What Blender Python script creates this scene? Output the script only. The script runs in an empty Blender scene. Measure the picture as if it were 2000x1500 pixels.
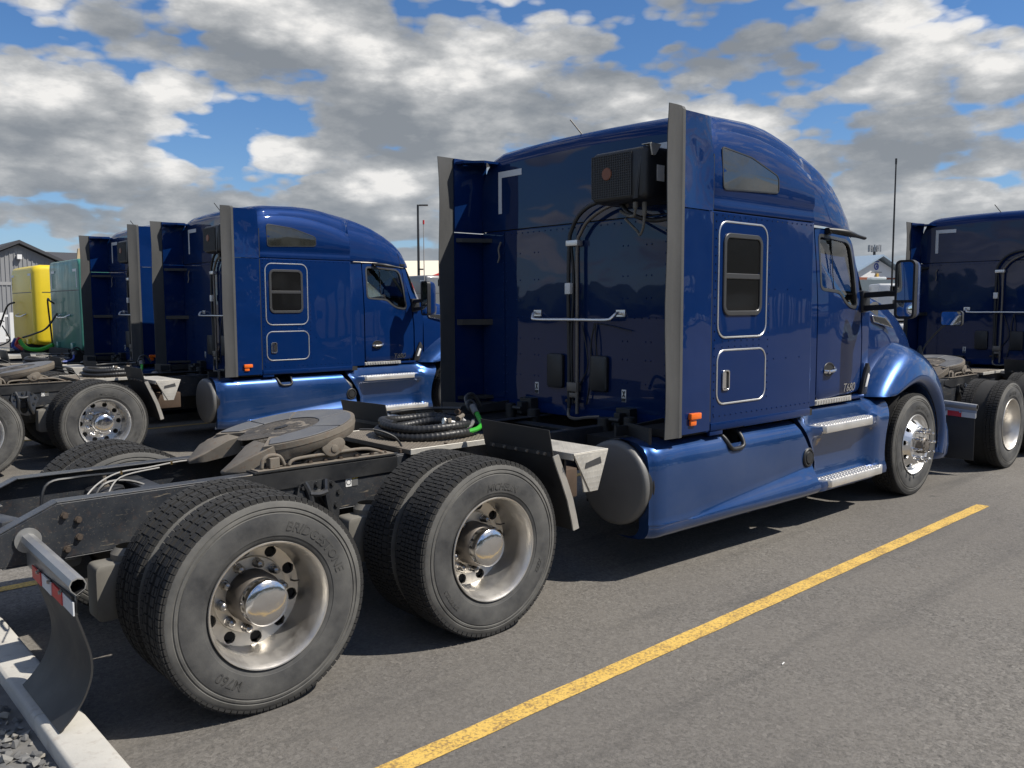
import bpy, bmesh, math, random
from math import sin, cos, pi, radians
from mathutils import Vector, Matrix, noise
random.seed(7)
SC = bpy.context.scene
COL = SC.collection

# ------------------------------------------------------------------ camera
cam = bpy.data.cameras.new("camera"); camo = bpy.data.objects.new("camera", cam); COL.objects.link(camo)
YAW, PITCH, ROLL = 0.8400, -0.0887, -0.0040
f_ = Vector((cos(YAW)*cos(PITCH), sin(YAW)*cos(PITCH), sin(PITCH)))
r_ = Vector((sin(YAW), -cos(YAW), 0)); u_ = r_.cross(f_)
r2 = r_*cos(ROLL)+u_*sin(ROLL); u2 = -r_*sin(ROLL)+u_*cos(ROLL)
camo.matrix_world = Matrix(((r2.x, u2.x, -f_.x, -1.7569), (r2.y, u2.y, -f_.y, -4.8564), (r2.z, u2.z, -f_.z, 1.8838), (0, 0, 0, 1)))
cam.sensor_fit = 'HORIZONTAL'; cam.sensor_width = 36.0; cam.lens = 1679.19/2000*36.0
cam.clip_start = 0.05; cam.clip_end = 6000
SC.camera = camo
SC.render.resolution_x = 1024; SC.render.resolution_y = 768

# ------------------------------------------------------------------ light
SUN = Vector((0.52, -0.64, 1.0)).normalized()          # towards the sun
sl = bpy.data.lights.new("sun", 'SUN'); sl.energy = 5.0; sl.angle = radians(0.53); sl.color = (1.0, 0.94, 0.85)
so = bpy.data.objects.new("sun", sl); COL.objects.link(so)
so.rotation_euler = SUN.to_track_quat('Z', 'Y').to_euler(); so.location = (20, -30, 40)
SC.view_settings.view_transform = 'Standard'; SC.view_settings.look = 'None'
SC.cycles.max_bounces = 5; SC.cycles.diffuse_bounces = 2; SC.cycles.glossy_bounces = 3; SC.cycles.transmission_bounces = 2; SC.cycles.transparent_max_bounces = 8
SC.cycles.caustics_reflective = False; SC.cycles.caustics_refractive = False
SC.view_settings.exposure = 0.15; SC.view_settings.gamma = 1.0

W = bpy.data.worlds.new("World"); SC.world = W; W.use_nodes = True
nt = W.node_tree; nt.nodes.clear()
class NT:
    def __init__(s, t): s.t = t
    def n(s, ty, **kw):
        o = s.t.nodes.new(ty)
        for k, v in kw.items():
            if k.startswith('_'): setattr(o, k[1:], v)
        return o
    def link(s, a, b): s.t.links.new(a, b)
    def math(s, op, a, b=None, c=None, clamp=False):
        o = s.t.nodes.new('ShaderNodeMath'); o.operation = op; o.use_clamp = clamp
        for i, v in enumerate((a, b, c)):
            if v is None: continue
            if isinstance(v, (int, float)): o.inputs[i].default_value = v
            else: s.link(v, o.inputs[i])
        return o.outputs[0]
    def vmath(s, op, a, b=None, sc=None):
        o = s.t.nodes.new('ShaderNodeVectorMath'); o.operation = op
        for i, v in enumerate((a, b)):
            if v is None: continue
            if isinstance(v, (tuple, list, Vector)): o.inputs[i].default_value = v
            else: s.link(v, o.inputs[i])
        if sc is not None:
            if isinstance(sc, (int, float)): o.inputs['Scale'].default_value = sc
            else: s.link(sc, o.inputs['Scale'])
        return o.outputs['Value'] if op in ('DOT_PRODUCT', 'LENGTH', 'DISTANCE') else o.outputs['Vector']
    def noise(s, vec, scale, detail=4, rough=.5, dist=0, w=None):
        o = s.t.nodes.new('ShaderNodeTexNoise')
        if w is not None: o.noise_dimensions = '4D'; o.inputs['W'].default_value = w
        if vec is not None: s.link(vec, o.inputs['Vector'])
        o.inputs['Scale'].default_value = scale; o.inputs['Detail'].default_value = detail
        o.inputs['Roughness'].default_value = rough; o.inputs['Distortion'].default_value = dist
        return o.outputs['Fac']
    def ramp(s, fac, stops, interp='LINEAR'):
        o = s.t.nodes.new('ShaderNodeValToRGB'); o.color_ramp.interpolation = interp
        e = o.color_ramp.elements
        while len(e) < len(stops): e.new(.5)
        for k, (p, cc) in zip(e, stops):
            k.position = p; k.color = (cc, cc, cc, 1) if isinstance(cc, (int, float)) else (*cc, 1)
        s.link(fac, o.inputs[0]); return o.outputs[0]
    def mix(s, fac, a, b, mode='MIX'):
        o = s.t.nodes.new('ShaderNodeMix'); o.data_type = 'RGBA'; o.blend_type = mode
        for i, v in ((0, fac), (6, a), (7, b)):
            if isinstance(v, (int, float)): o.inputs[i].default_value = v if i == 0 else (v, v, v, 1)
            elif isinstance(v, (tuple, list)): o.inputs[i].default_value = (*v, 1)[:4]
            else: s.link(v, o.inputs[i])
        return o.outputs[2]

def build_world():
    N = NT(nt)
    sky = N.n('ShaderNodeTexSky'); sky.sky_type = 'NISHITA'; sky.sun_disc = False
    sky.sun_elevation = math.asin(SUN.z); sky.sun_rotation = math.atan2(SUN.x, SUN.y)
    sky.altitude = 100; sky.air_density = 1.0; sky.dust_density = 0.3; sky.ozone_density = 1.2
    geo = N.n('ShaderNodeNewGeometry')
    d = N.vmath('SCALE', geo.outputs['Incoming'], sc=-1.0)
    sep = N.n('ShaderNodeSeparateXYZ'); N.link(d, sep.inputs[0])
    z = N.math('MAXIMUM', sep.outputs[2], 0.0)
    # cloud field: heaped clouds, flattened and crowded towards the horizon
    k = N.math('DIVIDE', 1.0, N.math('ADD', z, CL['flat']))
    s2 = N.n('ShaderNodeSeparateXYZ'); N.link(N.vmath('SCALE', d, sc=k), s2.inputs[0])
    comb = N.n('ShaderNodeCombineXYZ'); N.link(s2.outputs[0], comb.inputs[0]); N.link(s2.outputs[1], comb.inputs[1])
    N.link(N.math('MULTIPLY', N.math('POWER', z, .75), CL['vz']), comb.inputs[2])
    p = N.vmath('ADD', comb.outputs[0], CL['seed'])
    def dens(vec, det):
        big = N.noise(vec, CL['s1'], 1.0, .5)
        fine = N.noise(vec, CL['s2'], det, CL['rough'], CL['dist'])
        return N.math('ADD', N.math('MULTIPLY', big, CL['a1']), N.math('MULTIPLY', fine, 1-CL['a1']))
    vo = N.n('ShaderNodeTexVoronoi'); vo.feature = 'F1'; vo.inputs['Scale'].default_value = CL['vs']; vo.inputs['Detail'].default_value = 2.0; vo.inputs['Roughness'].default_value = .55
    N.link(p, vo.inputs['Vector'])
    bil = N.math('MULTIPLY', N.math('SUBTRACT', .42, vo.outputs['Distance']), CL['bil'])
    d0 = N.math('ADD', dens(p, 6.0), bil)
    po = N.vmath('ADD', p, CL['sunoff'])
    d0s = N.math('ADD', N.noise(p, CL['s2'], 3.0, CL['rough']), N.math('MULTIPLY', N.noise(p, CL['s1'], 1.0, .5), .5)); d1 = N.math('ADD', N.noise(po, CL['s2'], 3.0, CL['rough']), N.math('MULTIPLY', N.noise(po, CL['s1'], 1.0, .5), .5))
    d0c = N.noise(p, CL['s2']*3, 5.0, .66)
    bias = None
    for (vx, vy, vz, sharp, amp) in CL['lobes']:      # openings of blue and heavier banks at fixed bearings of this sky
        dp = N.vmath('DOT_PRODUCT', d, tuple(Vector((vx, vy, vz)).normalized()))
        e = N.math('MULTIPLY', N.math('EXPONENT', N.math('MULTIPLY', N.math('SUBTRACT', dp, 1.0), sharp)), amp*CL['lobe'])
        bias = e if bias is None else N.math('ADD', bias, e)
    d0b = N.math('ADD', N.math('ADD', d0, bias), N.math('MULTIPLY', N.math('POWER', N.math('SUBTRACT', 1.0, z, clamp=True), 5.0), .10))
    mask = N.ramp(d0b, [(CL['t0']-.006, 0), (CL['t0']+.018, .30), (CL['t0']+.055, .88), (CL['t0']+.10, 1)])
    thick = N.math('SUBTRACT', 1.0, N.math('EXPONENT', N.math('MULTIPLY', N.math('MAXIMUM', N.math('SUBTRACT', d0b, CL['t0']), 0.0), -CL['ext'])))
    lit = N.math('MULTIPLY', N.math('SUBTRACT', d0s, d1), CL['litg'])
    patch = N.math('SUBTRACT', N.noise(p, CL['s3'], 1.0, .5), .5)
    crisp = N.math('ADD', N.math('MULTIPLY', bil, CL['crisp']), N.math('MULTIPLY', N.math('SUBTRACT', d0c, .5), 1.5))
    sh = N.math('ADD', lit, CL['lit0'])
    sh = N.math('SUBTRACT', sh, N.math('MULTIPLY', thick, CL['dark']))
    sh = N.math('ADD', sh, N.math('MULTIPLY', patch, CL['patch']))
    sh = N.math('ADD', sh, crisp, clamp=True)
    ccol = N.ramp(sh, [(0.0, (.29, .32, .36)), (.30, (.40, .425, .455)), (.60, (.60, .615, .63)), (.82, (.86, .86, .855)), (1.0, (1.10, 1.08, 1.05))])
    hz = N.math('MULTIPLY', N.math('POWER', N.math('SUBTRACT', 1.0, z, clamp=True), 10.0), .40)
    ccol = N.mix(hz, ccol, (.56, .63, .70))
    csc = N.n('ShaderNodeVectorMath', _operation='SCALE'); N.link(ccol, csc.inputs[0]); csc.inputs['Scale'].default_value = CL['gain']
    skyc = N.n('ShaderNodeVectorMath', _operation='MULTIPLY'); N.link(sky.outputs[0], skyc.inputs[0]); skyc.inputs[1].default_value = CL['skymul']
    hs = N.math('MULTIPLY', N.math('POWER', N.math('SUBTRACT', 1.0, z, clamp=True), 12.0), .85)
    skh = N.mix(hs, skyc.outputs[0], (4.2, 5.0, 5.9))
    out = N.mix(mask, skh, csc.outputs[0])
    bg = N.n('ShaderNodeBackground'); N.link(out, bg.inputs[0]); bg.inputs[1].default_value = 0.10
    W.cycles.sampling_method = 'MANUAL'; W.cycles.sample_map_resolution = 512
    o = N.n('ShaderNodeOutputWorld'); N.link(bg.outputs[0], o.inputs[0])
CL = dict(s1=1.55, s2=3.6, s3=2.2, a1=.40, rough=.60, dist=.0, flat=.75, vz=1.9, seed=(3.1, 7.7, 1.3), t0=.318, ext=9., litg=2.7, lit0=1.24, dark=.50, patch=.35, crisp=2.4, vs=11.0, bil=.34,
          sunoff=(SUN.x*.07, SUN.y*.07, .11), gain=7.4, skymul=(.46, .72, 1.02), lobe=.9)
CL['lobes'] = [(0.3461, 0.9208, 0.18, 1547.8, -0.16), (0.3976, 0.8993, 0.1818, 1639.4, -0.22), (0.4531, 0.8674, 0.2057, 1196.3, -0.2), (0.2499, 0.9302, 0.2687, 522.2, -0.07), (0.7502, 0.5909, 0.2968, 677.4, -0.12), (0.2282, 0.9693, 0.0918, 1018.8, -0.18), (0.9402, 0.3188, 0.1195, 1327.3, -0.12), (0.5563, 0.7839, 0.2757, 132.6, 0.12), (0.2467, 0.9566, 0.1552, 285.8, 0.12), (0.5323, 0.8313, 0.1598, 168.5, 0.12), (0.7476, 0.6228, 0.2308, 201.3, 0.16), (0.8775, 0.427, 0.2183, 138.6, 0.12), (0.6341, 0.7485, 0.194, 230.1, 0.12)]
build_world()

# ------------------------------------------------------------------ materials
MATS = {}
def mat(name, base=(.5, .5, .5), rough=.5, metal=0., coat=0., coat_rough=.03, spec=.5, var=.0, vscale=8., dust=0., dustcol=(.20, .185, .16),
        dscale=3., bump=0., bscale=60., bdist=.002, wave=0., wscale=1.6, rust=0., streak=False, coat_ior=1.5, scratch=0.):
    m = bpy.data.materials.new(name); m.use_nodes = True; t = m.node_tree; N = NT(t)
    P = t.nodes['Principled BSDF']
    P.inputs['Roughness'].default_value = rough; P.inputs['Metallic'].default_value = metal
    P.inputs['Coat Weight'].default_value = coat; P.inputs['Coat Roughness'].default_value = coat_rough
    P.inputs['Specular IOR Level'].default_value = spec; P.inputs['Coat IOR'].default_value = coat_ior
    tc = N.n('ShaderNodeTexCoord'); v = tc.outputs['Object']
    col = None
    if var > 0:
        n = N.noise(v, vscale, 3, .6)
        col = N.mix(n, tuple(c*(1-var) for c in base), tuple(min(1, c*(1+var)) for c in base))
    if dust > 0 or rust > 0:
        vv = v
        if streak:
            mp = N.n('ShaderNodeMapping'); mp.inputs['Scale'].default_value = (4, 4, .6); N.link(v, mp.inputs[0]); vv = mp.outputs[0]
        n = N.noise(vv, dscale, 5, .65, .0)
    if dust > 0:
        fac = N.math('MULTIPLY', N.ramp(n, [(.35, 0), (.75, 1)]), dust)
        col = N.mix(fac, col if col is not None else base, dustcol)
        rr = N.math('ADD', rough, N.math('MULTIPLY', fac, .55), clamp=True); N.link(rr, P.inputs['Roughness'])
        if coat: N.link(N.math('SUBTRACT', coat, N.math('MULTIPLY', fac, .8), clamp=True), P.inputs['Coat Weight'])
        if metal > .3: N.link(N.math('SUBTRACT', metal, N.math('MULTIPLY', fac, .9), clamp=True), P.inputs['Metallic'])
    if rust > 0:
        n2 = N.noise(v, dscale*5, 5, .7)
        fac = N.math('MULTIPLY', N.ramp(n2, [(.55, 0), (.66, 1)]), rust)
        col = N.mix(fac, col if col is not None else base, (.16, .085, .045))
    if scratch > 0:
        mp2 = N.n('ShaderNodeMapping'); mp2.inputs['Scale'].default_value = (5, 5, 34); mp2.inputs['Rotation'].default_value = (0, .12, 0); N.link(v, mp2.inputs[0])
        fac = N.math('MULTIPLY', N.ramp(N.noise(mp2.outputs[0], 1.0, 4, .6), [(.63, 0), (.67, 1)]), scratch)
        sp = N.math('MULTIPLY', N.ramp(N.noise(v, 120, 2, .6), [(.62, 0), (.70, 1)]), scratch*.35)
        col = N.mix(N.math('MAXIMUM', fac, sp), col if col is not None else base, (.24, .205, .155))
    if col is None: P.inputs['Base Color'].default_value = (*base, 1)
    else: N.link(col, P.inputs['Base Color'])
    nrm = None
    if wave > 0:
        b = N.n('ShaderNodeBump'); b.inputs['Strength'].default_value = 1.0; b.inputs['Distance'].default_value = wave
        N.link(N.noise(v, wscale, 1.5, .4), b.inputs['Height']); nrm = b.outputs[0]
    if bump > 0:
        b = N.n('ShaderNodeBump'); b.inputs['Strength'].default_value = bump; b.inputs['Distance'].default_value = bdist
        N.link(N.noise(v, bscale, 2, .6), b.inputs['Height'])
        if nrm is not None: N.link(nrm, b.inputs['Normal'])
        nrm = b.outputs[0]
    if nrm is not None:
        N.link(nrm, P.inputs['Normal'])
        if wave > 0: N.link(nrm, P.inputs['Coat Normal'])
    MATS[name] = m; return m
def glass(name, tint=(.75, .86, .82), refl=1.0, rough=0.0):
    m = bpy.data.materials.new(name); m.use_nodes = True; t = m.node_tree; t.nodes.clear(); N = NT(t)
    tr = N.n('ShaderNodeBsdfTransparent'); tr.inputs[0].default_value = (*tint, 1)
    gl = N.n('ShaderNodeBsdfGlossy'); gl.inputs['Roughness'].default_value = rough; gl.inputs[0].default_value = (refl, refl, refl, 1)
    fr = N.n('ShaderNodeFresnel'); fr.inputs[0].default_value = 1.5
    mx = N.n('ShaderNodeMixShader'); N.link(fr.outputs[0], mx.inputs[0]); N.link(tr.outputs[0], mx.inputs[1]); N.link(gl.outputs[0], mx.inputs[2])
    o = N.n('ShaderNodeOutputMaterial'); N.link(mx.outputs[0], o.inputs[0]); MATS[name] = m; return m

BLUE = (.0012, .0205, .104)
mat('paint', BLUE, .50, .25, .8, .02, spec=.05, coat_ior=1.33, var=.10, vscale=1.5, dust=.025, dustcol=(.10, .12, .15), dscale=5, wave=.0014, wscale=2.2)
mat('paint_wavy', BLUE, .50, .25, .9, .02, spec=.05, coat_ior=1.4, var=.10, vscale=1.5, dust=.02, dustcol=(.10, .12, .15), dscale=5, wave=.014, wscale=3.2)
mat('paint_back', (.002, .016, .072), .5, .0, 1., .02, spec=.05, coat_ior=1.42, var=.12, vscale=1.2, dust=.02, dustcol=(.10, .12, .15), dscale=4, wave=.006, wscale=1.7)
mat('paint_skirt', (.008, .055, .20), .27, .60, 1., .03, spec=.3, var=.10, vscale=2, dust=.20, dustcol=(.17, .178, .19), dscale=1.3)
mat('paint_dirty', (.004, .020, .085), .5, .1, .4, .1, var=.15, dust=.35, dustcol=(.10, .10, .10), dscale=4)
mat('rubber_trim', (.060, .061, .061), .62, var=.14, vscale=10, dust=.35, dustcol=(.102, .102, .099), dscale=4, streak=True, bump=.15, bscale=30)
mat('rubber_tread', (.020, .020, .020), .85, var=.3, vscale=20, dust=.40, dustcol=(.065, .062, .057), dscale=8, bump=.3, bscale=200)
mat('rubber_side', (.034, .035, .037), .58, var=.2, vscale=5, dust=.95, dustcol=(.135, .133, .125), dscale=3.6, bump=.25, bscale=160)
mat('rubber_shoulder', (.075, .074, .070), .7, var=.15, vscale=5, dust=.8, dustcol=(.185, .180, .165), dscale=5, bump=.2, bscale=140)
mat('tube_alloy', (.42, .42, .41), .36, .8, var=.1, dust=.3, dustcol=(.30, .29, .27), dscale=7)
mat('rubber_text', (.050, .050, .049), .6, dust=.5, dustcol=(.12, .117, .107), dscale=9)
mat('rubber_flap', (.022, .022, .023), .48, var=.2, dust=.45, dustcol=(.06, .06, .058), dscale=3, bump=.1)
mat('alloy_dull', (.70, .67, .62), .34, 1., var=.12, vscale=6, dust=.28, dustcol=(.38, .365, .34), dscale=7, bump=.08, bscale=90)
mat('alloy_bright', (.82, .82, .81), .30, .9, var=.05, dust=.12, dustcol=(.4, .38, .35), dscale=6)
mat('chrome', (.72, .71, .70), .15, 1., wave=.004, wscale=14, dust=.06, dustcol=(.4, .38, .34), dscale=12)
mat('lug_chrome', (.36, .35, .34), .22, 1., dust=.3, dustcol=(.2, .18, .16), dscale=20)
mat('steel_hub', (.20, .18, .16), .5, .8, dust=.4, dustcol=(.14, .12, .10), dscale=8)
mat('frame_black', (.020, .024, .031), .36, .0, .35, .2, var=.2, dust=.36, dustcol=(.10, .10, .098), dscale=5, rust=.12, scratch=.8)
mat('black_steel', (.014, .015, .017), .42, 0, .2, var=.2, dust=.30, dustcol=(.08, .078, .072), dscale=6)
mat('hanger_black', (.030, .031, .033), .28, .3, .6, .1, dust=.25, dustcol=(.09, .088, .082), dscale=8)
mat('dark_under', (.012, .012, .013), .75, dust=.3, dustcol=(.05, .047, .042), dscale=5)
mat('dusty_steel', (.165, .145, .118), .75, .1, var=.25, vscale=12, dust=.6, dustcol=(.23, .20, .165), dscale=7, rust=.5, bump=.4, bscale=50)
mat('plate_poly', (.125, .127, .132), .42, .2, var=.12, vscale=9, dust=.45, dustcol=(.20, .198, .19), dscale=6, bump=.1)
mat('grease', (.050, .045, .038), .45, var=.6, vscale=25, dust=.5, dustcol=(.15, .125, .095), dscale=11, bump=.8, bscale=45, bdist=.01)
mat('beige_dust', (.15, .142, .122), .8, var=.2, dust=.5, dustcol=(.24, .225, .20), dscale=6)
mat('aluminium', (.80, .78, .74), .34, .8, var=.08, dust=.25, dustcol=(.46, .44, .40), dscale=6, bump=.05)
mat('alu_matte', (.55, .53, .48), .50, .6, var=.1, dust=.4, dustcol=(.52, .49, .43), dscale=5)
mat('deck_bronze', (.20, .172, .135), .5, .4, var=.2, vscale=12, dust=.5, dustcol=(.13, .115, .095), dscale=9)
mat('tank_cap', (.145, .145, .142), .46, .15, var=.1, dust=.35, dustcol=(.21, .205, .195), dscale=3, bump=.05)
mat('plastic_black', (.016, .017, .019), .42, dust=.25, dustcol=(.055, .055, .055), dscale=6)
mat('plastic_grey', (.045, .046, .048), .5, dust=.2, dustcol=(.1, .1, .1), dscale=6)
mat('window_trim', (.10, .10, .10), .35, .6)
mat('glass_dark', (.006, .006, .007), .04, 0, 1., .01, wave=.0012, wscale=3)
mat('window_screen', (.008, .008, .008), .25, 0, .25, .05, spec=.15)
mat('window_smoke', (.020, .021, .019), .06, 0, .8, .01, wave=.0025, wscale=2.5, dust=.35, dustcol=(.10, .10, .09), dscale=2)
glass('glass_cab', (.86, .96, .92))
mat('mirror', (.85, .88, .9), .02, 1.)
mat('amber', (.85, .16, .015), .30, 0, .5, var=.1, vscale=30)
mat('white_tape', (.62, .64, .66), .35)
mat('red_tape', (.55, .02, .02), .35)
mat('white_label', (.72, .72, .70), .5)
mat('yellow_label', (.72, .52, .06), .5)
mat('black_print', (.02, .02, .02), .5)
mat('copper_logo', (.20, .075, .040), .5, .2)
mat('cable_white', (.34, .33, .31), .5)
mat('hose_black', (.016, .017, .019), .40, dust=.2, dustcol=(.07, .07, .07), dscale=15)
mat('hose_green', (.035, .36, .03), .45)
mat('hose_red', (.42, .03, .025), .45)
mat('hose_blue', (.03, .06, .30), .45)
mat('brass', (.45, .30, .12), .35, .9)
mat('rust_bolt', (.085, .065, .05), .75, .3, var=.3, vscale=40)
mat('rust_brown', (.075, .050, .034), .85, var=.35, vscale=15, bump=.3)
mat('seat', (.035, .034, .033), .8)
mat('interior', (.05, .05, .048), .8)
mat('yellow_paint', (.78, .58, .02), .45, 0, .3, .15, var=.06, dust=.04, dustcol=(.45, .40, .22), dscale=2)
mat('green_paint', (.018, .19, .145), .45, 0, .6, .1, var=.1, dust=.55, dustcol=(.17, .24, .23), dscale=1.8, streak=True)
mat('grey_paint', (.16, .165, .17), .4, .2, .8, .08, var=.06)
mat('white_paint', (.74, .74, .72), .4, 0, .5, .1, var=.04)
mat('rv_paint', (.42, .47, .45), .45, 0, .3)
mat('siding', (.24, .245, .252), .7, var=.08, vscale=.6)
mat('roof_dark', (.050, .052, .058), .8, var=.1, vscale=.5)
mat('trim_grey', (.30, .30, .30), .7)
mat('trim_white', (.74, .74, .73), .6)
mat('red_metal', (.50, .03, .025), .5, var=.08)
mat('cream_roof', (.72, .64, .50), .6, var=.05)
mat('brick_red', (.26, .085, .045), .85, var=.2, vscale=3)
mat('blue_roof', (.30, .39, .48), .5, .1)
mat('sign_blue', (.03, .06, .30), .5)
mat('sign_gold', (.60, .38, .08), .5)
mat('pole_dark', (.035, .036, .040), .5, .4)
mat('concrete', (.46, .445, .405), .85, var=.12, vscale=6, dust=.5, dustcol=(.58, .555, .50), dscale=3, rust=.22, bump=.45, bscale=45)
mat('fence_white', (.66, .66, .65), .6)
mat('tan_board', (.50, .36, .22), .7, var=.2)

def ground_mat():
    m = bpy.data.materials.new('asphalt'); m.use_nodes = True; t = m.node_tree; N = NT(t); P = t.nodes['Principled BSDF']
    tc = N.n('ShaderNodeTexCoord'); v = tc.outputs['Object']
    agg = N.noise(v, 62, 3, .8); fine = N.noise(v, 34, 5, .8); mid = N.noise(v, 1.3, 6, .6); big = N.noise(v, .22, 4, .5)
    vo = N.n('ShaderNodeTexVoronoi'); vo.inputs['Scale'].default_value = 52; N.link(v, vo.inputs['Vector'])
    stone = N.ramp(vo.outputs['Color'], [(.0, .0), (.45, .35), (.8, .65), (1, 1.0)])
    a = N.mix(N.ramp(agg, [(.43, 0), (.56, 1)]), (0.035, 0.035, 0.031), (0.210, 0.193, 0.170))
    a = N.mix(.55, a, N.mix(stone, (0.034, 0.031, 0.028), (0.348, 0.327, 0.294)))
    a = N.mix(N.math('MULTIPLY', N.ramp(fine, [(.40, 0), (.62, 1)]), .45), a, (0.176, 0.162, 0.140))
    a = N.mix(N.math('MULTIPLY', N.ramp(mid, [(.40, 0), (.70, 1)]), .55), a, (0.182, 0.167, 0.145))
    a = N.mix(N.math('MULTIPLY', N.ramp(big, [(.42, 0), (.66, 1)]), .50), a, (0.105, 0.097, 0.089))
    # tyre scuffs running along the aisle, oil and rust spots
    mp = N.n('ShaderNodeMapping'); mp.inputs['Scale'].default_value = (.35, 3.2, 1); mp.inputs['Rotation'].default_value = (0, 0, radians(12)); N.link(v, mp.inputs[0])
    sc = N.ramp(N.noise(mp.outputs[0], 1.1, 5, .6, .3), [(.55, 0), (.72, 1)])
    a = N.mix(N.math('MULTIPLY', sc, .45), a, (0.053, 0.051, 0.049))
    oil = N.ramp(N.noise(v, 3.1, 4, .6, .2), [(.69, 0), (.76, 1)])
    a = N.mix(N.math('MULTIPLY', oil, .75), a, (0.038, 0.038, 0.038))
    rs = N.ramp(N.noise(v, 4.3, 4, .55, .1, w=5.0), [(.69, 0), (.77, 1)])
    a = N.mix(N.math('MULTIPLY', rs, .5), a, (0.124, 0.080, 0.053))
    N.link(a, P.inputs['Base Color']); P.inputs['Roughness'].default_value = .88
    b = N.n('ShaderNodeBump'); b.inputs['Strength'].default_value = .9; b.inputs['Distance'].default_value = .006
    h = N.math('ADD', N.math('MULTIPLY', agg, .6), N.math('MULTIPLY', fine, .6)); N.link(h, b.inputs['Height']); N.link(b.outputs[0], P.inputs['Normal'])
    MATS['asphalt'] = m
    m = bpy.data.materials.new('line_yellow'); m.use_nodes = True; t = m.node_tree; N = NT(t); P = t.nodes['Principled BSDF']
    tc = N.n('ShaderNodeTexCoord'); v = tc.outputs['Object']
    agg = N.noise(v, 60, 4, .75); mid = N.noise(v, 6, 5, .6)
    h = N.math('ADD', N.math('MULTIPLY', agg, .75), N.math('MULTIPLY', mid, .25))
    w = N.ramp(h, [(.40, 0), (.53, 1)])
    a = N.mix(w, (.26, .17, .07), N.mix(mid, (.58, .36, .065), (.74, .50, .13)))
    N.link(a, P.inputs['Base Color']); P.inputs['Roughness'].default_value = .8
    b = N.n('ShaderNodeBump'); b.inputs['Strength'].default_value = .7; b.inputs['Distance'].default_value = .004; N.link(agg, b.inputs['Height']); N.link(b.outputs[0], P.inputs['Normal'])
    MATS['line_yellow'] = m
    m = bpy.data.materials.new('gravel_stone'); m.use_nodes = True; t = m.node_tree; N = NT(t); P = t.nodes['Principled BSDF']
    g = N.n('ShaderNodeNewGeometry')
    c = N.ramp(g.outputs['Random Per Island'], [(0, (.09, .09, .09)), (.4, (.17, .17, .168)), (.7, (.235, .23, .215)), (.85, (.29, .26, .21)), (1, (.19, .195, .20))])
    N.link(c, P.inputs['Base Color']); P.inputs['Roughness'].default_value = .85
    MATS['gravel_stone'] = m
ground_mat()
mat('tree_leaf', (.035, .055, .018), .8, var=.5, vscale=1.5)
mat('soil', (.15, .146, .138), .95, var=.4, vscale=20)
mat('far_ground', (.12, .115, .10), .95, var=.3, vscale=.1)

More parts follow.
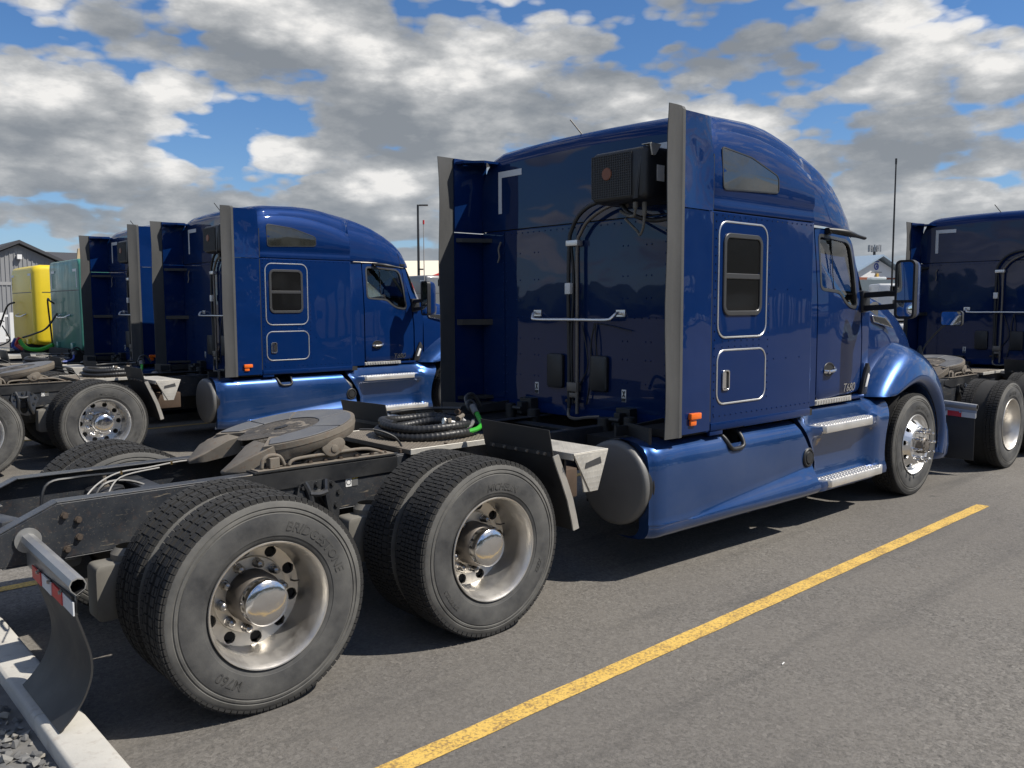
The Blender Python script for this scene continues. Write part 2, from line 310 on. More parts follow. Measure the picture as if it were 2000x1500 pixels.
# ------------------------------------------------------------------ mesh helpers
class MB:
    def __init__(s): s.v = []; s.f = []; s.m = []
    def add(s, vs, fs, mi=0):
        o = len(s.v); s.v += [tuple(v) for v in vs]
        for f in fs: s.f.append(tuple(i+o for i in f)); s.m.append(mi)
        return s
    def box(s, x0, x1, y0, y1, z0, z1, mi=0):
        if x0 > x1: x0, x1 = x1, x0
        if y0 > y1: y0, y1 = y1, y0
        if z0 > z1: z0, z1 = z1, z0
        vs = [(x0, y0, z0), (x1, y0, z0), (x1, y1, z0), (x0, y1, z0), (x0, y0, z1), (x1, y0, z1), (x1, y1, z1), (x0, y1, z1)]
        return s.add(vs, [(3, 2, 1, 0), (4, 5, 6, 7), (0, 1, 5, 4), (1, 2, 6, 5), (2, 3, 7, 6), (3, 0, 4, 7)], mi)
    def obox(s, M, sx, sy, sz, mi=0):
        vs = [M @ Vector((x*sx/2, y*sy/2, z*sz/2)) for x, y, z in ((-1, -1, -1), (1, -1, -1), (1, 1, -1), (-1, 1, -1), (-1, -1, 1), (1, -1, 1), (1, 1, 1), (-1, 1, 1))]
        return s.add(vs, [(3, 2, 1, 0), (4, 5, 6, 7), (0, 1, 5, 4), (1, 2, 6, 5), (2, 3, 7, 6), (3, 0, 4, 7)], mi)
    def bar(s, p, q, w, h, mi=0):
        p = Vector(p); q = Vector(q); d = (q-p); L = d.length; d.normalize()
        up = Vector((0, 0, 1)) if abs(d.z) < .95 else Vector((1, 0, 0))
        sd = d.cross(up).normalized(); up = sd.cross(d)
        M = Matrix(((d.x, sd.x, up.x, 0), (d.y, sd.y, up.y, 0), (d.z, sd.z, up.z, 0), (0, 0, 0, 1))); M.translation = (p+q)/2
        return s.obox(M, L, w, h, mi)
    def cyl(s, p, q, r, r1=None, n=16, mi=0, caps=True):
        r1 = r if r1 is None else r1
        p = Vector(p); q = Vector(q); d = (q-p).normalized()
        a = d.orthogonal().normalized(); b = d.cross(a)
        vs = []
        for c, rr in ((p, r), (q, r1)):
            for i in range(n):
                t = 2*pi*i/n; vs.append(c+a*(rr*cos(t))+b*(rr*sin(t)))
        fs = [(i, (i+1) % n, n+(i+1) % n, n+i) for i in range(n)]
        if caps: fs += [tuple(reversed(range(n))), tuple(range(n, 2*n))]
        return s.add(vs, fs, mi)
    def tube(s, pts, r, n=8, mi=0, closed=False, caps=True):
        pts = [Vector(p) for p in pts]; N = len(pts); vs = []
        rad = r if callable(r) else (lambda i: r)
        t0 = (pts[1]-pts[0]).normalized(); a = t0.orthogonal().normalized()
        for i, p in enumerate(pts):
            if closed: t = (pts[(i+1) % N]-pts[i-1]).normalized()
            else: t = (pts[min(i+1, N-1)]-pts[max(i-1, 0)]).normalized()
            a = (a-t*a.dot(t)).normalized(); b = t.cross(a); rr = rad(i)
            for k in range(n):
                th = 2*pi*k/n; vs.append(p+a*(rr*cos(th))+b*(rr*sin(th)))
        fs = []
        for i in range(N if closed else N-1):
            j = (i+1) % N
            for k in range(n): fs.append((i*n+k, i*n+(k+1) % n, j*n+(k+1) % n, j*n+k))
        if caps and not closed: fs += [tuple(reversed(range(n))), tuple(range((N-1)*n, N*n))]
        return s.add(vs, fs, mi)
    def lathe(s, prof, n=64, c=(0, 0, 0), mi=0, axis='y', a0=0., a1=2*pi, cap0=False, cap1=False):
        """prof: (radius, distance along axis). axis y by default"""
        full = abs(a1-a0-2*pi) < 1e-6; m = n if full else n+1; vs = []
        for r, h in prof:
            for i in range(m):
                t = a0+(a1-a0)*i/n
                if axis == 'y': vs.append((c[0]+r*cos(t), c[1]+h, c[2]+r*sin(t)))
                elif axis == 'z': vs.append((c[0]+r*cos(t), c[1]+r*sin(t), c[2]+h))
                else: vs.append((c[0]+h, c[1]+r*cos(t), c[2]+r*sin(t)))
        fs = []
        for j in range(len(prof)-1):
            for i in range(n):
                k = (i+1) % m; fs.append((j*m+i, j*m+k, (j+1)*m+k, (j+1)*m+i))
        if cap0: fs.append(tuple(range(m)))
        if cap1: fs.append(tuple(range((len(prof)-1)*m, len(prof)*m)))
        return s.add(vs, fs, mi)
    def loft(s, secs, closed=False, cap0=False, cap1=False, mi=0):
        n = len(secs[0]); vs = [p for q in secs for p in q]; fs = []
        for j in range(len(secs)-1):
            for i in range(n if closed else n-1):
                k = (i+1) % n; fs.append((j*n+i, j*n+k, (j+1)*n+k, (j+1)*n+i))
        if cap0: fs.append(tuple(reversed(range(n))))
        if cap1: fs.append(tuple(range((len(secs)-1)*n, len(secs)*n)))
        return s.add(vs, fs, mi)
    def prism(s, poly, axis, a, b, mi=0):
        """poly in the plane normal to axis: y -> (x,z), z -> (x,y), x -> (y,z)"""
        def P(u, v, w): return (u, w, v) if axis == 'y' else ((u, v, w) if axis == 'z' else (w, u, v))
        n = len(poly); vs = [P(u, v, a) for u, v in poly]+[P(u, v, b) for u, v in poly]
        return s.add(vs, [(i, (i+1) % n, n+(i+1) % n, n+i) for i in range(n)]+[tuple(range(n)), tuple(range(n, 2*n))], mi)
    def ring(s, outer, inner, fn0, fn1, mi=0):
        """flat frame between two loops of equal length (2D), thick from fn0(u,v) to fn1(u,v)"""
        n = len(outer)
        vs = [fn0(*p) for p in outer]+[fn0(*p) for p in inner]+[fn1(*p) for p in outer]+[fn1(*p) for p in inner]
        fs = []
        for i in range(n):
            k = (i+1) % n
            fs += [(i, k, n+k, n+i), (2*n+i, 3*n+i, 3*n+k, 2*n+k), (i, 2*n+i, 2*n+k, k), (n+i, n+k, 3*n+k, 3*n+i)]
        return s.add(vs, fs, mi)
    def mesh(s, name, mats, smooth=35, bevel=0, seg=2, fix=True):
        me = bpy.data.meshes.new(name); me.from_pydata(s.v, [], s.f)
        mats = [mats] if isinstance(mats, str) else mats
        for k in mats: me.materials.append(MATS[k])
        if len(mats) > 1: me.polygons.foreach_set('material_index', s.m)
        bm = bmesh.new(); bm.from_mesh(me)
        if fix: bmesh.ops.recalc_face_normals(bm, faces=bm.faces)
        if bevel > 0:
            es = [e for e in bm.edges if len(e.link_faces) == 2 and e.calc_face_angle(0) > radians(30)]
            bmesh.ops.bevel(bm, geom=es, offset=bevel, segments=seg, profile=.5, affect='EDGES', clamp_overlap=True)
        bm.to_mesh(me); bm.free()
        if smooth:
            me.shade_smooth(); me.set_sharp_from_angle(angle=radians(smooth))
        me.update(); return me
    def build(s, name, mats, parent=None, smooth=35, bevel=0, seg=2, loc=None, fix=True):
        return link(name, s.mesh(name, mats, smooth, bevel, seg, fix), parent, loc)
def link(name, me, parent=None, loc=None, rz=0):
    o = bpy.data.objects.new(name, me); COL.objects.link(o)
    if parent: o.parent = parent
    if loc: o.location = loc
    if rz: o.rotation_euler = (0, 0, rz)
    return o
def empty(name, loc=(0, 0, 0), rz=0, parent=None):
    o = bpy.data.objects.new(name, None); COL.objects.link(o); o.location = loc; o.rotation_euler = (0, 0, rz); o.empty_display_size = .2
    if parent: o.parent = parent
    return o
def tag(o, label=None, cat=None, group=None, kind=None):
    if label: o['label'] = label
    if cat: o['category'] = cat
    if group: o['group'] = group
    if kind: o['kind'] = kind
    return o
KIDS = None
def copy_tree(o, parent=None, skip=None):
    global KIDS
    if KIDS is None or parent is None:
        KIDS = {}
        for q in bpy.data.objects:
            if q.parent: KIDS.setdefault(q.parent.name, []).append(q)
    c = o.copy(); COL.objects.link(c); c.parent = parent
    for ch in KIDS.get(o.name, []):
        if skip and skip(ch): continue
        copy_tree(ch, c, skip)
    return c
def recolor(o, m):
    for i in range(len(o.material_slots)):
        o.material_slots[i].link = 'OBJECT'; o.material_slots[i].material = MATS[m]
def rrect(x0, x1, z0, z1, r, n=6):
    pts = []
    for cx, cz, a in ((x1-r, z1-r, 0), (x0+r, z1-r, 90), (x0+r, z0+r, 180), (x1-r, z0+r, 270)):
        for i in range(n+1):
            t = radians(a+90*i/n); pts.append((cx+r*cos(t), cz+r*sin(t)))
    return pts
def offset_loop(poly, d):
    n = len(poly); out = []
    ar = sum(poly[i][0]*poly[(i+1) % n][1]-poly[(i+1) % n][0]*poly[i][1] for i in range(n))
    sg = 1 if ar > 0 else -1
    for i in range(n):
        a = Vector(poly[i-1]); b = Vector(poly[i]); c = Vector(poly[(i+1) % n])
        e1 = (b-a).normalized(); e2 = (c-b).normalized()
        n1 = Vector((e1.y, -e1.x))*sg; n2 = Vector((e2.y, -e2.x))*sg
        nn = (n1+n2); nn = nn.normalized() if nn.length > 1e-6 else n1
        k = d/max(.5, nn.dot(n1)); out.append((b.x+nn.x*k, b.y+nn.y*k))
    return out
def round_poly(poly, r, n=4):
    out = []; N = len(poly)
    for i in range(N):
        a = Vector(poly[i-1]); b = Vector(poly[i]); c = Vector(poly[(i+1) % N])
        rr = r[i] if isinstance(r, (list, tuple)) else r
        d1 = min(rr, (a-b).length*.45); d2 = min(rr, (c-b).length*.45)
        p = b+(a-b).normalized()*d1; q = b+(c-b).normalized()*d2
        for k in range(n+1):
            t = k/n; out.append(tuple(p*(1-t)**2+b*2*t*(1-t)+q*t*t))
    return out
def lerp(a, b, t): return a+(b-a)*t
def interp(tab, x):
    if x <= tab[0][0]: return tab[0][1]
    for (x0, y0), (x1, y1) in zip(tab, tab[1:]):
        if x <= x1: return lerp(y0, y1, (x-x0)/(x1-x0))
    return tab[-1][1]
def smooth_path(pts, n=6):
    P = [Vector(p) for p in pts]; out = []
    for i in range(len(P)-1):
        p0 = P[max(i-1, 0)]; p1 = P[i]; p2 = P[i+1]; p3 = P[min(i+2, len(P)-1)]
        for k in range(n):
            t = k/n
            out.append(.5*((2*p1)+(p2-p0)*t+(2*p0-5*p1+4*p2-p3)*t*t+(-p0+3*p1-3*p2+p3)*t**3))
    out.append(P[-1]); return out
def text_geo(body, size, extrude=.001, shear=0., bold=0.):
    cu = bpy.data.curves.new('lettering', 'FONT'); cu.body = body; cu.size = size; cu.extrude = extrude; cu.align_x = 'CENTER'; cu.align_y = 'CENTER'
    cu.shear = shear; cu.offset = bold; cu.resolution_u = 3
    o = bpy.data.objects.new('lettering', cu); me = o.to_mesh()
    vs = [tuple(v.co) for v in me.vertices]; fs = [tuple(p.vertices) for p in me.polygons]
    o.to_mesh_clear(); bpy.data.objects.remove(o); bpy.data.curves.remove(cu)
    return vs, fs

# ------------------------------------------------------------------ setting: ground, kerb, painted lines, gravel
def build_ground():
    b = MB(); b.add([(-.72, -3000, 0), (3000, -3000, 0), (3000, 3000, 0), (-.72, 3000, 0)], [(0, 1, 2, 3)])
    tag(b.build('asphalt_ground', 'asphalt'), 'grey asphalt of the truck parking yard', kind='structure')
    b = MB(); b.add([(-3000, -3000, .06), (-.90, -3000, .06), (-.90, 3000, .06), (-3000, 3000, .06)], [(0, 1, 2, 3)])
    tag(b.build('gravel_ground', 'soil'), 'gravel bed behind the concrete kerb', kind='structure')
    # kerb in cast lengths with joints
    k = 0
    root = None
    y = -9.0
    while y < 24:
        L = 3.0 if k % 2 else 2.6
        b = MB()
        prof = [(-.915, -.02), (-.915, .118), (-.900, .131), (-.752, .131), (-.735, .117), (-.705, -.02)]
        secs = [[(x, yy, z) for x, z in prof] for yy in (y+.004, y+L-.004)]
        b.loft(secs, closed=True, cap0=True, cap1=True)
        o = b.build('kerb' if root is None else 'kerb_stone', 'concrete', root, bevel=.004, seg=1)
        if root is None:
            root = o; tag(o, 'pale concrete kerb between the gravel and the asphalt', kind='structure')
        y += L; k += 1
    # painted stall lines
    def line(x0, y0, x1, y1, w, label):
        d = Vector((x1-x0, y1-y0, 0)).normalized(); s = Vector((-d.y, d.x, 0))*(w/2)
        n = 60; sec = []
        for i in range(n+1):
            p = Vector((lerp(x0, x1, i/n), lerp(y0, y1, i/n), .004)); j = .0025*random.uniform(-1, 1); j2 = .0025*random.uniform(-1, 1)
            sec.append([tuple(p-s*(1+j*20)), tuple(p+s*(1+j2*20))])
        b = MB(); b.loft(sec); tag(b.build('parking_line', 'line_yellow'), label, kind='structure')
    line(-.70, -2.035, 6.90, -1.872, .112, 'worn yellow stall line in the open asphalt, nearest the viewer')
    line(-.70, 1.66, 6.9, 1.80, .112, 'yellow stall line between the nearest truck and the second truck')
    line(-.70, 5.30, 6.9, 5.40, .112, 'yellow stall line on the far side of the second stall')
    line(-.70, 8.93, 6.9, 9.05, .112, 'yellow stall line beyond the second blue truck')
    line(-.70, 12.5, 6.9, 12.6, .112, 'yellow stall line beside the green truck')
    # loose stones
    rnd = random.Random(3); b = MB()
    hulls = []
    for h in range(14):
        bm = bmesh.new()
        for k in range(11):
            v = Vector((rnd.gauss(0, 1), rnd.gauss(0, 1), rnd.gauss(0, 1))).normalized()*rnd.uniform(.75, 1.1); bm.verts.new(v)
        r = bmesh.ops.convex_hull(bm, input=bm.verts); bm.verts.ensure_lookup_table()
        bmesh.ops.delete(bm, geom=[v for v in bm.verts if not v.link_faces], context='VERTS')
        bm.verts.index_update(); hulls.append(([v.co.copy() for v in bm.verts], [tuple(v.index for v in f.verts) for f in bm.faces])); bm.free()
    base = [(1, 0, 0), (-1, 0, 0), (0, 1, 0), (0, -1, 0), (0, 0, 1), (0, 0, -1), (.7, .7, .3), (-.7, .6, .4), (.6, -.7, .35), (-.6, -.7, .3)]
    fs = [(4, 0, 6), (4, 6, 2), (4, 2, 7), (4, 7, 1), (4, 1, 9), (4, 9, 3), (4, 3, 8), (4, 8, 0), (0, 6, 5), (6, 2, 5), (2, 7, 5), (7, 1, 5), (1, 9, 5), (9, 3, 5), (3, 8, 5), (8, 0, 5)]
    for i in range(7500):
        x = -.925-abs(rnd.random())**1.15*1.9; yy = rnd.uniform(-3.2, 3.0)
        s = rnd.uniform(.010, .030)*(1.25 if rnd.random() < .12 else 1)
        if x+s*1.2 > -.918: continue
        M = Matrix.Translation((x, yy, .060+s*rnd.uniform(.0, .8))) @ Matrix.Rotation(rnd.uniform(0, 6.28), 4, 'Z') @ Matrix.Rotation(rnd.uniform(-.5, .5), 4, 'X')
        sx, sy, sz = s*rnd.uniform(.9, 1.3), s*rnd.uniform(.7, 1.0), s*rnd.uniform(.5, .85); hv, hf = rnd.choice(hulls)
        b.add([M @ Vector((p[0]*sx, p[1]*sy, p[2]*sz)) for p in hv], hf)
    o = b.build('gravel', 'gravel_stone', smooth=0, fix=False); tag(o, 'loose grey crushed stones behind the kerb', kind='stuff')
    # litter on the asphalt
    b = MB(); b.add([(2.22, -2.545, .006), (2.25, -2.54, .008), (2.252, -2.533, .009), (2.225, -2.537, .007)], [(0, 1, 2, 3)])
    tag(b.build('paper_scrap', 'white_label'), 'tiny white scrap of paper lying on the open asphalt', 'litter')
build_ground()

# ------------------------------------------------------------------ wheels
TR = .511; LUG = .156
def tyre_mesh(kind, Wd=.275, text=()):
    b = MB()
    half = [(.288, .032), (.294, .018), (.310, .008), (.325, .004), (.327, .001), (.350, -.002), (.385, -.004), (.412, -.002), (.430, .001), (.433, .005), (.437, .005), (.440, .001),
            (.450, .003), (.453, .008), (.457, .008), (.460, .004), (.474, .008), (.486, .014), (.494, .020), (.4965, .027)]
    prof = half+[(.497, .05), (.498, Wd/2)]+[(.497, Wd-.05)]+[(r, Wd-y) for r, y in reversed(half)]
    nh = len(half)
    b.lathe(prof[:9], 96, mi=0); b.lathe(prof[8:nh], 96, mi=3); b.lathe(prof[nh-1:-nh+1], 96, mi=1); b.lathe(prof[-nh:-8], 96, mi=3); b.lathe(prof[-9:], 96, mi=0)
    def block(t0, t1, ya0, yb0, ya1, yb1, r1=TR, r0=.490, taper=.0012):
        vs = []
        for r, e in ((r0, 0), (r1, taper)):
            for t, y, sy in ((t0, ya0, 1), (t0, yb0, -1), (t1, yb1, -1), (t1, ya1, 1)):
                dt = e/TR*(1 if t == t0 else -1)
                vs.append((r*cos(t+dt), y+sy*e, r*sin(t+dt)))
        b.add(vs, [(4, 5, 6, 7), (0, 1, 5, 4), (1, 2, 6, 5), (2, 3, 7, 6), (3, 0, 4, 7)], 1)
    def zz(t, n, amp): 
        u = (t*n/(2*pi)) % 1.0; return amp*(1 if u < .5 else -1)
    rnd = random.Random(5)
    if kind == 'rib':          # worn highway rib with notched shoulders and two zigzag rows
        for (y0, y1, n, gap, amp, na) in ((.020, .060, 96, .10, 0, 1), (.068, .082, 40, .03, .0, 1), (.088, .112, 72, .13, .0030, 36), (.116, .140, 72, .13, -.0030, 36),
                                          (Wd-.140, Wd-.116, 72, .13, .0030, 36), (Wd-.112, Wd-.088, 72, .13, -.003, 36), (Wd-.082, Wd-.068, 40, .03, 0, 1), (Wd-.060, Wd-.020, 96, .10, 0, 1)):
            if y1 > Wd/2 and y0 < Wd/2 and Wd < .3: y1 = min(y1, Wd/2)
            for i in range(n):
                t0 = 2*pi*i/n; t1 = 2*pi*(i+1-gap)/n
                e0 = zz(t0+1e-4, na, amp); e1 = zz(t1-1e-4, na, amp)
                inner = y0 > .03 and y1 < Wd-.03
                rtop = TR if inner else TR-.002
                block(t0, t1, y0+e0, y1+e0, y0+e1, y1+e1, rtop)
                if not inner:   # shoulder wraps onto the wall
                    ya, yb = (y0-.006, y0+.004) if y0 < Wd/2 else (y1-.004, y1+.006)
                    block(t0, t1, ya, yb, ya, yb, .500, .478)
        # fine sipes: thin dark fins recessed are left to the relief of the rubber
    else:                      # deeper drive lugs
        rows = ((.018, .064, 84, .13, 0), (.068, .105, 66, .11, .006), (.108, .1365, 66, .11, -.006))
        for (y0, y1, n, gap, amp) in rows:
            for side in (0, 1):
                for i in range(n):
                    off = .5*side+(.5 if amp < 0 else 0)
                    t0 = 2*pi*(i+off)/n; t1 = 2*pi*(i+off+1-gap)/n; tm = (t0+t1)/2
                    a, c = (y0, y1) if side == 0 else (Wd-y1, Wd-y0)
                    if amp == 0:
                        block(t0, t1, a, c, a, c, TR-.002)
                        ya, yb = (a-.006, a+.004) if side == 0 else (c-.004, c+.006)
                        block(t0, t1, ya, yb, ya, yb, .501, .476)
                    else:
                        s = amp
                        block(t0, tm, a-s*.5, c-s*.5, a+s*.5, c+s*.5); block(tm+.004, t1, a+s*.5, c+s*.5, a-s*.3, c-s*.3)
    for (body, size, r0, th, shear) in text:
        vs, fs = text_geo(body, size, .0012, shear, .0006)
        out = []
        for x, y, z in vs:
            rho = r0+y; a = radians(th)-x/r0
            out.append((rho*cos(a), -.0042+(.0035 if rho > .405 or rho < .335 else 0)-z*.8, rho*sin(a)))
        b.add(out, fs, 2)
    return b.mesh('tyre', ['rubber_side', 'rubber_tread', 'rubber_text', 'rubber_shoulder'], smooth=40, fix=False)

def disc_with_holes(b, rin, rout, rh, hole, yf, nh=10, depth=.02, mi=0):
    for k in range(nh):
        a0 = 2*pi*(k+.5)/nh; da = pi/nh
        bd = []
        for i in range(5): bd.append((rout, a0-da+2*da*i/4))
        for i in range(1, 4): bd.append((lerp(rout, rin, i/4), a0+da))
        for i in range(5): bd.append((rin, a0+da-2*da*i/4))
        for i in range(1, 4): bd.append((lerp(rin, rout, i/4), a0-da))
        n = len(bd); c = (rh*cos(a0), rh*sin(a0))
        outer = [(r*cos(a), yf(r), r*sin(a)) for r, a in bd]
        inn = []
        for r, a in bd:
            dx, dz = r*cos(a)-c[0], r*sin(a)-c[1]; L = math.hypot(dx, dz)
            x, zz = c[0]+dx/L*hole, c[1]+dz/L*hole; inn.append((x, yf(math.hypot(x, zz)), zz))
        inn2 = [(c[0]+(x-c[0])*.96, y+depth, c[1]+(zz-c[1])*.96) for x, y, zz in inn]
        b.loft([outer, inn, inn2], closed=True, mi=mi)

def rim_outer():
    b = MB()
    b.lathe([(.284, .045), (.292, .030), (.299, .012), (.3005, .004), (.298, -.001), (.292, .0005), (.287, .008), (.281, .022), (.277, .032), (.270, .060), (.262, .082), (.259, .110), (.258, .170), (.253, .205), (.250, .218)], 80)
    disc_with_holes(b, .186, .250, .2185, .0298, lambda r: .218+.012*(1-(r-.186)/.064))
    b.lathe([(.186, .230), (.184, .222), (.181, .218), (.120, .216)], 80)
    return b.mesh('rim', 'alloy_dull', smooth=30)
def rim_front():
    b = MB()
    b.lathe([(.284, .045), (.292, .030), (.299, .012), (.3005, .004), (.298, -.001), (.292, .0005), (.287, .008), (.281, .022), (.274, .036), (.262, .044), (.254, .044)], 80)
    yf = lambda r: .044-.062*min(1, max(0, (.254-r)/.058))
    disc_with_holes(b, .196, .254, .226, .0245, yf)
    b.lathe([(.196, -.018), (.190, -.026), (.184, -.029), (.085, -.030)], 80)
    return b.mesh('rim', 'alloy_bright', smooth=35)
def rim_wide():
    b = MB()
    b.lathe([(.284, .045), (.292, .030), (.299, .012), (.3005, .004), (.298, -.001), (.292, .0005), (.287, .008), (.277, .032), (.266, .070), (.255, .10), (.250, .20), (.246, .27), (.235, .285), (.10, .285)], 72)
    return b.mesh('rim', 'alloy_dull', smooth=30)
def rim_plain():
    b = MB(); b.lathe([(.284, .05), (.298, .012), (.298, 0), (.288, .006), (.270, .06), (.255, .10), (.10, .11)], 40)
    return b.mesh('rim', 'steel_hub', smooth=30)
def drum_mesh():
    b = MB(); b.cyl((0, .24, 0), (0, .40, 0), .235, n=32); return b.mesh('brake_drum', 'dark_under')
def hubcap_mesh():
    b = MB(); b.lathe([(.126, .217), (.125, .140), (.118, .115), (.109, .105)], 40, mi=0)
    b.lathe([(.109, .105), (.110, .085), (.110, .052), (.107, .042), (.100, .036), (.075, .028), (.038, .023), (.001, .022)], 48, mi=1)
    return b.mesh('hub_cap', ['steel_hub', 'chrome'], smooth=30)
def fronthub_mesh():
    b = MB(); b.lathe([(.085, -.029), (.080, -.034), (.080, -.085), (.072, -.098), (.045, -.105), (.001, -.107)], 40, mi=0)
    for k in range(8):
        a = 2*pi*k/8; b.cyl((.060*cos(a), -.104, .060*sin(a)), (.060*cos(a), -.113, .060*sin(a)), .008, n=6, mi=1)
    return b.mesh('hub', ['steel_hub', 'lug_chrome'], smooth=30)
def nut_mesh(long=False):
    b = MB()
    if not long: b.lathe([(.0235, .218), (.0235, .212), (.0205, .209), (.0200, .180), (.0170, .168), (.0100, .162), (.001, .160)], 12)
    else: b.lathe([(.021, -.028), (.021, -.040), (.0165, -.043), (.0165, -.070), (.012, -.082), (.0125, -.112), (.015, -.118), (.012, -.124), (.001, -.125)], 10)
    return b.mesh('lug_nut', 'chrome' if long else 'lug_chrome', smooth=30)
BT = [('BRIDGESTONE', .062, .372, 40, .12), ('M760', .062, .372, 229, 0)]
MT = [('MICHELIN', .052, .362, 62, .25), ('XZE2', .036, .372, -44, .1), ('275/80R22.5', .030, .392, 196, 0)]
T_RIB = tyre_mesh('rib', text=BT); T_LUG = tyre_mesh('lug', text=MT); T_INR = tyre_mesh('rib'); T_INL = tyre_mesh('lug')
T_FRONT = tyre_mesh('rib', text=[('BRIDGESTONE', .050, .372, 62, .1), ('R283', .05, .372, 200, 0)])
T_WIDE = tyre_mesh('lug', Wd=.43, text=[('MICHELIN', .05, .365, 70, .2), ('X ONE', .045, .37, -60, .1)])
RIM_O = rim_outer(); RIM_F = rim_front(); RIM_W = rim_wide(); RIM_P = rim_plain(); DRUM = drum_mesh(); HUBC = hubcap_mesh(); FHUB = fronthub_mesh(); NUT = nut_mesh(); NUTF = nut_mesh(True)
STEM = MB().tube([(.215, .24, .0), (.219, .19, .004), (.232, .165, .01)], .0045, 6).mesh('valve_stem', 'dusty_steel')
def wheel(kind, x, y, parent, side=-1, spin=0., detail=True):
    """outer face at y, outwards = side"""
    w = empty('wheel', (x, y, TR), 0 if side < 0 else pi, parent)
    def put(name, me):
        o = link(name, me, w); o.rotation_euler = (0, -spin, 0); return o
    if kind in ('rib', 'lug'):
        put('tyre', T_RIB if kind == 'rib' else T_LUG); put('rim', RIM_O); link('brake_drum', DRUM, w); put('hub_cap', HUBC)
        if detail:
            for k in range(10):
                if kind == 'lug' and k in (2, 9): continue
                a = 2*pi*k/10+spin; o = link('lug_nut', NUT, w); o.location = (LUG*cos(a), 0, LUG*sin(a))
            put('valve_stem', STEM)
    elif kind in ('inrib', 'inlug'):
        put('tyre', T_INR if kind == 'inrib' else T_INL); put('rim', RIM_P)
    elif kind == 'front':
        put('tyre', T_FRONT); put('rim', RIM_F); put('hub', FHUB); o = link('brake_drum', DRUM, w); o.location.y = -.1
        if detail:
            for k in range(10):
                a = 2*pi*k/10+spin; o = link('lug_nut', NUTF, w); o.location = (LUG*cos(a), 0, LUG*sin(a))
    elif kind == 'wide':
        put('tyre', T_WIDE); put('rim', RIM_W); put('hub_cap', HUBC).location.y = .12
    return w

# ------------------------------------------------------------------ blue sleeper tractor (x forward, rear axle at 0, right side = -y)
XW = 3.33            # rear wall of the sleeper
YS = 1.24            # sleeper half width
LF, TS = 6.883, 1.369
def bolts(pts, d, r, h, mname, parent, name='bolt', n=6):
    d = Vector(d); me = {}
    for p in pts:
        b = MB(); b.cyl((0, 0, 0), d*h*.35, r*1.35, n=10); b.cyl(d*h*.35, d*h, r, n=n)
        key = (r, h)
        if key not in me: me[key] = b.mesh(name, mname, smooth=30)
        link(name, me[key], parent, p)
def dia_plate(b, poly_fn, nu, nv, h=.0015):
    """raised diamond tread over a parametric quad: poly_fn(u,v)->(point, du, dv, normal)"""
    for i in range(nu):
        for j in range(nv):
            p, du, dv, nn = poly_fn((i+.5)/nu, (j+.5)/nv)
            if (i+j) % 2: du, dv = dv, du
            a = (du+dv)*.5
            w = a.cross(nn).normalized()*(a.length*.20)
            b.add([p-a*.8, p+w, p+a*.8, p-w, p+nn*h], [(0, 1, 4), (1, 2, 4), (2, 3, 4), (3, 0, 4)])

